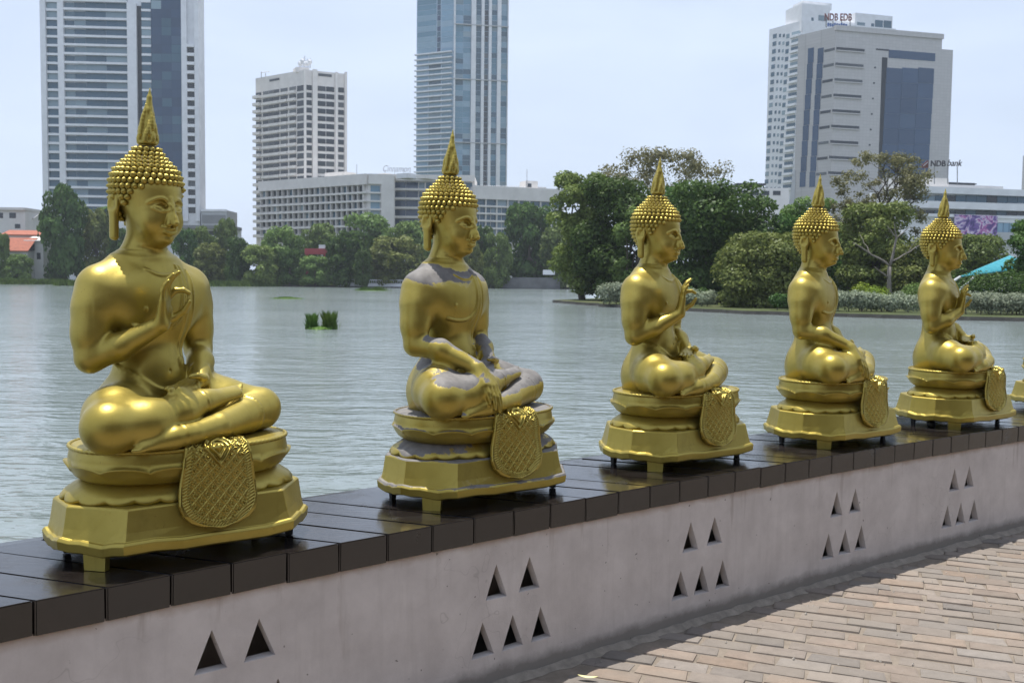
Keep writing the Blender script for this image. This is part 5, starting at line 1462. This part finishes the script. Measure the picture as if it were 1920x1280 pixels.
# bleached dead tree
R = random.Random(21); b_ = at(1665, 590, 82); b_.z = -.60
dt = empty('dead_tree', b_); tag(dt, 'bleached leafless tree with forked white branches behind the hedge', 'tree')
P = lambda x, y, dy=0: at(x, y, 82 + dy) - b_
_l = limb
def limb_thin(mb, p, q, r0, r1, R, n=5, wob=.12): return _l(mb, p, q, r0 * .62, r1 * .62, R, n, wob)
mb = MB(); limb_thin(mb, P(1665, 590), P(1668, 500), .34, .24, R, 4, .05); limb_thin(mb, P(1668, 500), P(1681, 445), .2, .12, R, 4, .1); limb_thin(mb, P(1681, 445), P(1676, 418), .10, .03, R); limb_thin(mb, P(1681, 447), P(1708, 424), .10, .03, R); limb_thin(mb, P(1681, 447), P(1664, 424), .09, .03, R); limb_thin(mb, P(1669, 500), P(1600, 455), .17, .05, R, 6, .12); limb_thin(mb, P(1634, 478), P(1612, 440, 2), .06, .02, R); limb_thin(mb, P(1672, 490), P(1738, 452, 2), .12, .03, R, 6, .12); limb_thin(mb, P(1664, 520), P(1640, 500, -1), .12, .04, R); limb_thin(mb, P(1700, 474), P(1722, 446), .05, .02, R)
mb.obj('trunk', BONE, dt, True)
# hedges and shrubs on the right bank
def shrub(name, label, x0, x1, y0, y1, D, mat, n, size, seed, group='clipped shrubs along the right bank', cat='shrub', nl=10):
    R = random.Random(seed); a, b = at(x0, y1, D), at(x1, y1, D); c = (a + b) / 2; c.z = -.60; root = empty(name, c); tag(root, label, cat, group)
    h = at((x0 + x1) / 2, y0, D).z + .42; hw = (b.x - a.x) / 2
    lo = []
    for i in range(nl):
        t = -1 + 2 * (i + .5) / nl; r = min(hw, h * R.uniform(.40, .58)); lo.append((t * max(.05, hw - r * .6), R.uniform(-.6, .6), h * R.uniform(.42, .60), r * 1.05, r, h * R.uniform(.40, .48)))
    mb = MB()
    for l in lo[::2]: limb(mb, (l[0], l[1], -.1), (l[0] + R.uniform(-.2, .2), l[1], l[2]), .05, .02, R)
    mb.obj('stems', BARK, root); mesh_obj('foliage', leaves(name, lo, n, size, seed, mat, .25), None, root); return root
shrub('silvery_shrub', 'silvery shrub at the waterline left of the third statue', 1118, 1196, 524, 577, 96, L_PALE, 3500, .24, 31)
shrub('silvery_shrub', 'silvery shrub low on the bank right of the third statue', 1262, 1346, 538, 583, 91, L_PALE, 3200, .22, 32)
shrub('silvery_hedge', 'pale hedge along the bank between fourth and fifth statue', 1555, 1725, 541, 590, 79.5, L_PALE, 8500, .20, 33, nl=14)
shrub('silvery_hedge', 'pale hedge on the bank right of the fifth statue', 1795, 1960, 543, 596, 75.5, L_PALE, 8000, .20, 34, nl=14)
shrub('green_shrub', 'mid green shrub mass below the turquoise canopy', 1805, 1960, 503, 580, 79, L_DARK, 7000, .22, 35, nl=9)
shrub('lime_shrub', 'rounded lime green shrub behind the pale hedge', 1626, 1664, 533, 570, 81.5, L_LIME, 1800, .17, 36, nl=4)
shrub('lime_shrub', 'smaller leafy lime shrub left of the rounded one', 1596, 1630, 524, 570, 83, L_LIME, 1300, .18, 37, nl=4)
shrub('green_shrub', 'dark shrub at the bank foot under the olive tree', 1440, 1575, 545, 592, 82, L_DARK, 5000, .2, 38, nl=10)
shrub('green_shrub', 'green undergrowth between the dead tree and fifth statue', 1690, 1800, 520, 585, 86, L_MID, 5000, .2, 39, nl=9)
shrub('green_shrub', 'dark undergrowth under the big clump by the water', 1200, 1330, 535, 582, 98, L_DARK, 5000, .24, 40, nl=9)
# far shore: five crown shapes, each tree its own copy
far_spec = [(-10, 20, 441, 268, L_MID), (75, 168, 352, 274, L_DARK), (148, 218, 398, 280, L_OLIVE), (12, 62, 478, 266, L_MID), (196, 250, 430, 278, L_DARK), (320, 372, 432, 282, L_DARK), (352, 408, 428, 292, L_MID), (398, 448, 415, 300, L_MID), (362, 428, 458, 272, L_OLIVE), (418, 470, 448, 268, L_DARK), (452, 520, 462, 266, L_OLIVE), (486, 574, 428, 276, L_MID), (560, 640, 424, 306, L_MID), (612, 692, 436, 270, L_DARK), (630, 742, 405, 312, L_MID), (560, 622, 482, 268, L_MID), (684, 800, 446, 272, L_OLIVE), (718, 806, 420, 300, L_MID), (868, 934, 428, 290, L_DARK), (905, 960, 440, 282, L_MID), (938, 1046, 388, 296, L_DARK), (780, 860, 440, 292, L_MID), (660, 700, 470, 264, L_DARK), (1010, 1110, 420, 290, L_MID), (855, 905, 455, 276, L_OLIVE), (520, 566, 470, 268, L_DARK)]
far_lab = ['green tree at the left edge of the photo', 'tall dark tree before the balcony tower on the left shore', 'olive tree left of the nearest statue head', 'small green tree below the red roofs', 'dark tree behind the nearest statue neck', 'dark tree right of the nearest statue shoulder', 'tree below the small grey block', 'tree top rising left of the hotel tower foot', 'olive tree at the water right of the nearest statue', 'dark pointed tree on the shore before the hotel tower', 'olive tree on the shore below the hotel tower', 'rounded green tree left of the red gate frame', 'green tree behind the red gate frame', 'dark rounded tree right of the red gate frame', 'broad tree before the long hotel block', 'small pale tree in front of the red gate frame', 'broad grey-green tree left of the flaked statue', 'tree behind the flaked statue shoulder', 'dark tree right of the flaked statue head', 'tree right of the flaked statue neck', 'tall hazy tree left of the big right bank clump', 'green tree showing left of the flaked statue neck', 'small dark tree by the white railing', 'pale tree glimpsed left of the big right bank clump', 'olive tree just right of the flaked statue shoulder', 'dark bush on the shore left of the red gate frame']
FARM = {}
for i, ((x0, x1, yt, D, mat), lab) in enumerate(zip(far_spec, far_lab)):
    key = (i % 5, mat.name); h0, r0 = 10.0, 5.0
    if key not in FARM:
        R = random.Random(100 + key[0]); lo = lobes(R, r0, r0, h0 * .95, .2, 46, (.22, .36), .03)
        lo += [(R.uniform(-3.4, 3.4), R.uniform(-3, 3), R.uniform(.8, 2.4), 1.5, 1.4, 1.3) for _ in range(8)]
        mb = MB(); limb(mb, (0, 0, -.3), (0, 0, 4.5), .35, .22, R)
        for l in R.sample(lo, 8): limb(mb, (0, 0, 3.4), l[:3], .16, .03, R)
        FARM[key] = (leaves('crown', lo, 8500, .74, 200 + key[0], mat, .20), mb.mesh('trunk', BARK, True))
    a, b = at(x0, 500, D), at(x1, 500, D); w_ = b.x - a.x; H = at((x0 + x1) / 2, yt, D).z + .35
    root = empty('far_tree', ((a.x + b.x) / 2, D, -.35), i * 1.3); tag(root, lab, 'tree', 'trees along the far shore')
    root.scale = (w_ / 2 / r0 * .98, w_ / 2 / r0 * .98, H / (h0 * .93))
    mesh_obj('crown', FARM[key][0], None, root); mesh_obj('trunk', FARM[key][1], None, root)
# palm on the left shore
pb = at(203, 520, 283); pb.z = -.35; pr = empty('palm_tree', pb); tag(pr, 'palm with drooping fronds behind the nearest statue head', 'tree'); top = at(203, 392, 283) - pb
MB().tube([(0, 0, -.2), (top.x * .5 + .3, 0, top.z * .5), tuple(top)], [.32, .25, .2], 8).obj('trunk', BARK, pr, True)
R = random.Random(9)
for k in range(15):
    a = 2 * math.pi * k / 15 + R.uniform(-.2, .2); L = R.uniform(3.6, 4.6); V = []; Fc = []; dv = Vector((math.cos(a), math.sin(a), 0)); sd = Vector((-math.sin(a), math.cos(a), 0)); el = R.uniform(.1, 1.0)
    for j in range(9):
        t = j / 8; c = top + dv * (L * t * math.cos(el * (1 - t * .3))) + Vector((0, 0, L * (math.sin(el) * t - .75 * t * t))); wd = .55 * math.sin(math.pi * (t * .9 + .08))
        V += [tuple(c + sd * wd - Vector((0, 0, wd * .5))), tuple(c), tuple(c - sd * wd - Vector((0, 0, wd * .5)))]
    for j in range(8): b = j * 3; Fc += [(b, b + 1, b + 4, b + 3), (b + 1, b + 2, b + 5, b + 4)]
    mesh_obj('frond', mk('frond', V, Fc, L_DARK), None, pr)
# reeds along the far shore: nobody could count them
def blades(name, spots, n, hh, seed, mat, w_=.05, lean=.35):
    R = np.random.RandomState(seed); V = []; S = np.array(spots); k = R.randint(0, len(S), n); P = S[k][:, :3] + np.stack([R.normal(size=n) * S[k][:, 3], R.normal(size=n) * S[k][:, 3] * .5, np.zeros(n)], 1); edge = np.exp(-((P[:, 0] - S[k][:, 0]) / (S[k][:, 3] * 1.6)) ** 2)
    H = hh * R.uniform(.35, 1.2, n) * (.45 + .55 * edge); a = R.uniform(0, 6.28, n); d = np.stack([np.cos(a), np.sin(a), np.zeros(n)], 1); s = np.stack([-np.sin(a), np.cos(a), np.zeros(n)], 1); ln = R.uniform(.1, 1, n) * lean
    z = np.array([0, 0, 1.0]); m_ = P + z * (H * .55)[:, None] + d * (H * ln * .35)[:, None]; t = P + z * H[:, None] + d * (H * ln)[:, None]; ww = (w_ * R.uniform(.6, 1.2, n))[:, None]
    V = np.stack([P - s * ww, P + s * ww, m_ + s * ww * .8, t, m_ - s * ww * .8], 1).reshape(-1, 3); F = np.arange(n * 5).reshape(n, 5)
    return mk_np(name, V, F, mat, False)
sp = []
for x in range(-60, 640, 4):
    y = 533 if x < 120 else 535.2; q = gp(x, y + x * .004, WZ); sp.append((q.x, q.y - 1.0, WZ, .8))
rd = mesh_obj('reeds', blades('reeds', sp, 26000, 1.5, 3, L_GRASS, .12)); tag(rd, 'green reed belt along the far shore waterline', 'reeds', kind='stuff')
# floating plant islands
def islet(label, px, py, tufts, n, hgt, mat_w, seed):
    q = gp(px, py, WZ); root = empty('floating_plants', (q.x, q.y, WZ)); tag(root, label, 'water plant', 'floating plant islands')
    D = q.y; m_ = D / FPX; lo = [(0, 0, .03, mat_w * m_ * .5, mat_w * m_ * .45, .10), (mat_w * m_ * .2, .2, .03, mat_w * m_ * .3, mat_w * m_ * .3, .10)]
    mesh_obj('leaf_mat', leaves('leaf_mat', lo, 1500, .20, seed, L_GRASS, .5, 1.2), None, root)
    for dx, w_, hh in tufts: mesh_obj('tuft', blades('tuft', [(dx * m_, 0, 0, w_ * m_)], int(n * 1.5), hh * m_ * 1.2, seed + 40 + int(dx), L_GRASS, .020, .5), None, root)
    return root
islet('floating island with two grass tufts between first and second statue', 601, 617, [(-16, 4.2, 24), (17, 5.4, 27)], 420, .8, 50, 1)
islet('flat strip of floating weed on the open water left of centre', 537, 560, [(0, 14, 4)], 300, .3, 60, 2)
islet('low patch of floating weed before the white railing', 697, 545, [(-12, 9, 6), (12, 10, 7)], 400, .3, 56, 3)
# dark round stopper under the fifth statue
q = gp(1746, 800, COPZ); V = MB(); V.tube([(0, 0, 0), (0, 0, .012), (0, 0, .032), (0, 0, .040)], [.022, .028, .026, .012], 14); o = V.obj('rubber_stopper', BLACKLEG, None, True); o.location = (q.x, q.y, COPZ + .001)
tag(o, 'small black round stopper on the coping under the fifth statue', 'stopper')
# ================================================================== humid air over the lake
def air_box():
    o = MB().box((-1450, -40, WZ - 1.0), (1450, 1400, 205)).obj('haze')
    m = bpy.data.materials.new('haze'); m.use_nodes = True; t = m.node_tree; t.nodes.clear(); out = t.nodes.new('ShaderNodeOutputMaterial'); v = t.nodes.new('ShaderNodeVolumePrincipled')
    v.inputs['Color'].default_value = (.86, .92, 1.0, 1); v.inputs['Density'].default_value = HAZE; v.inputs['Anisotropy'].default_value = .2
    t.links.new(v.outputs[0], out.inputs['Volume']); o.data.materials.append(m); tag(o, 'thin bluish humid air over the lake', 'haze', kind='stuff'); return o
HAZE = 0.00014
air_box()
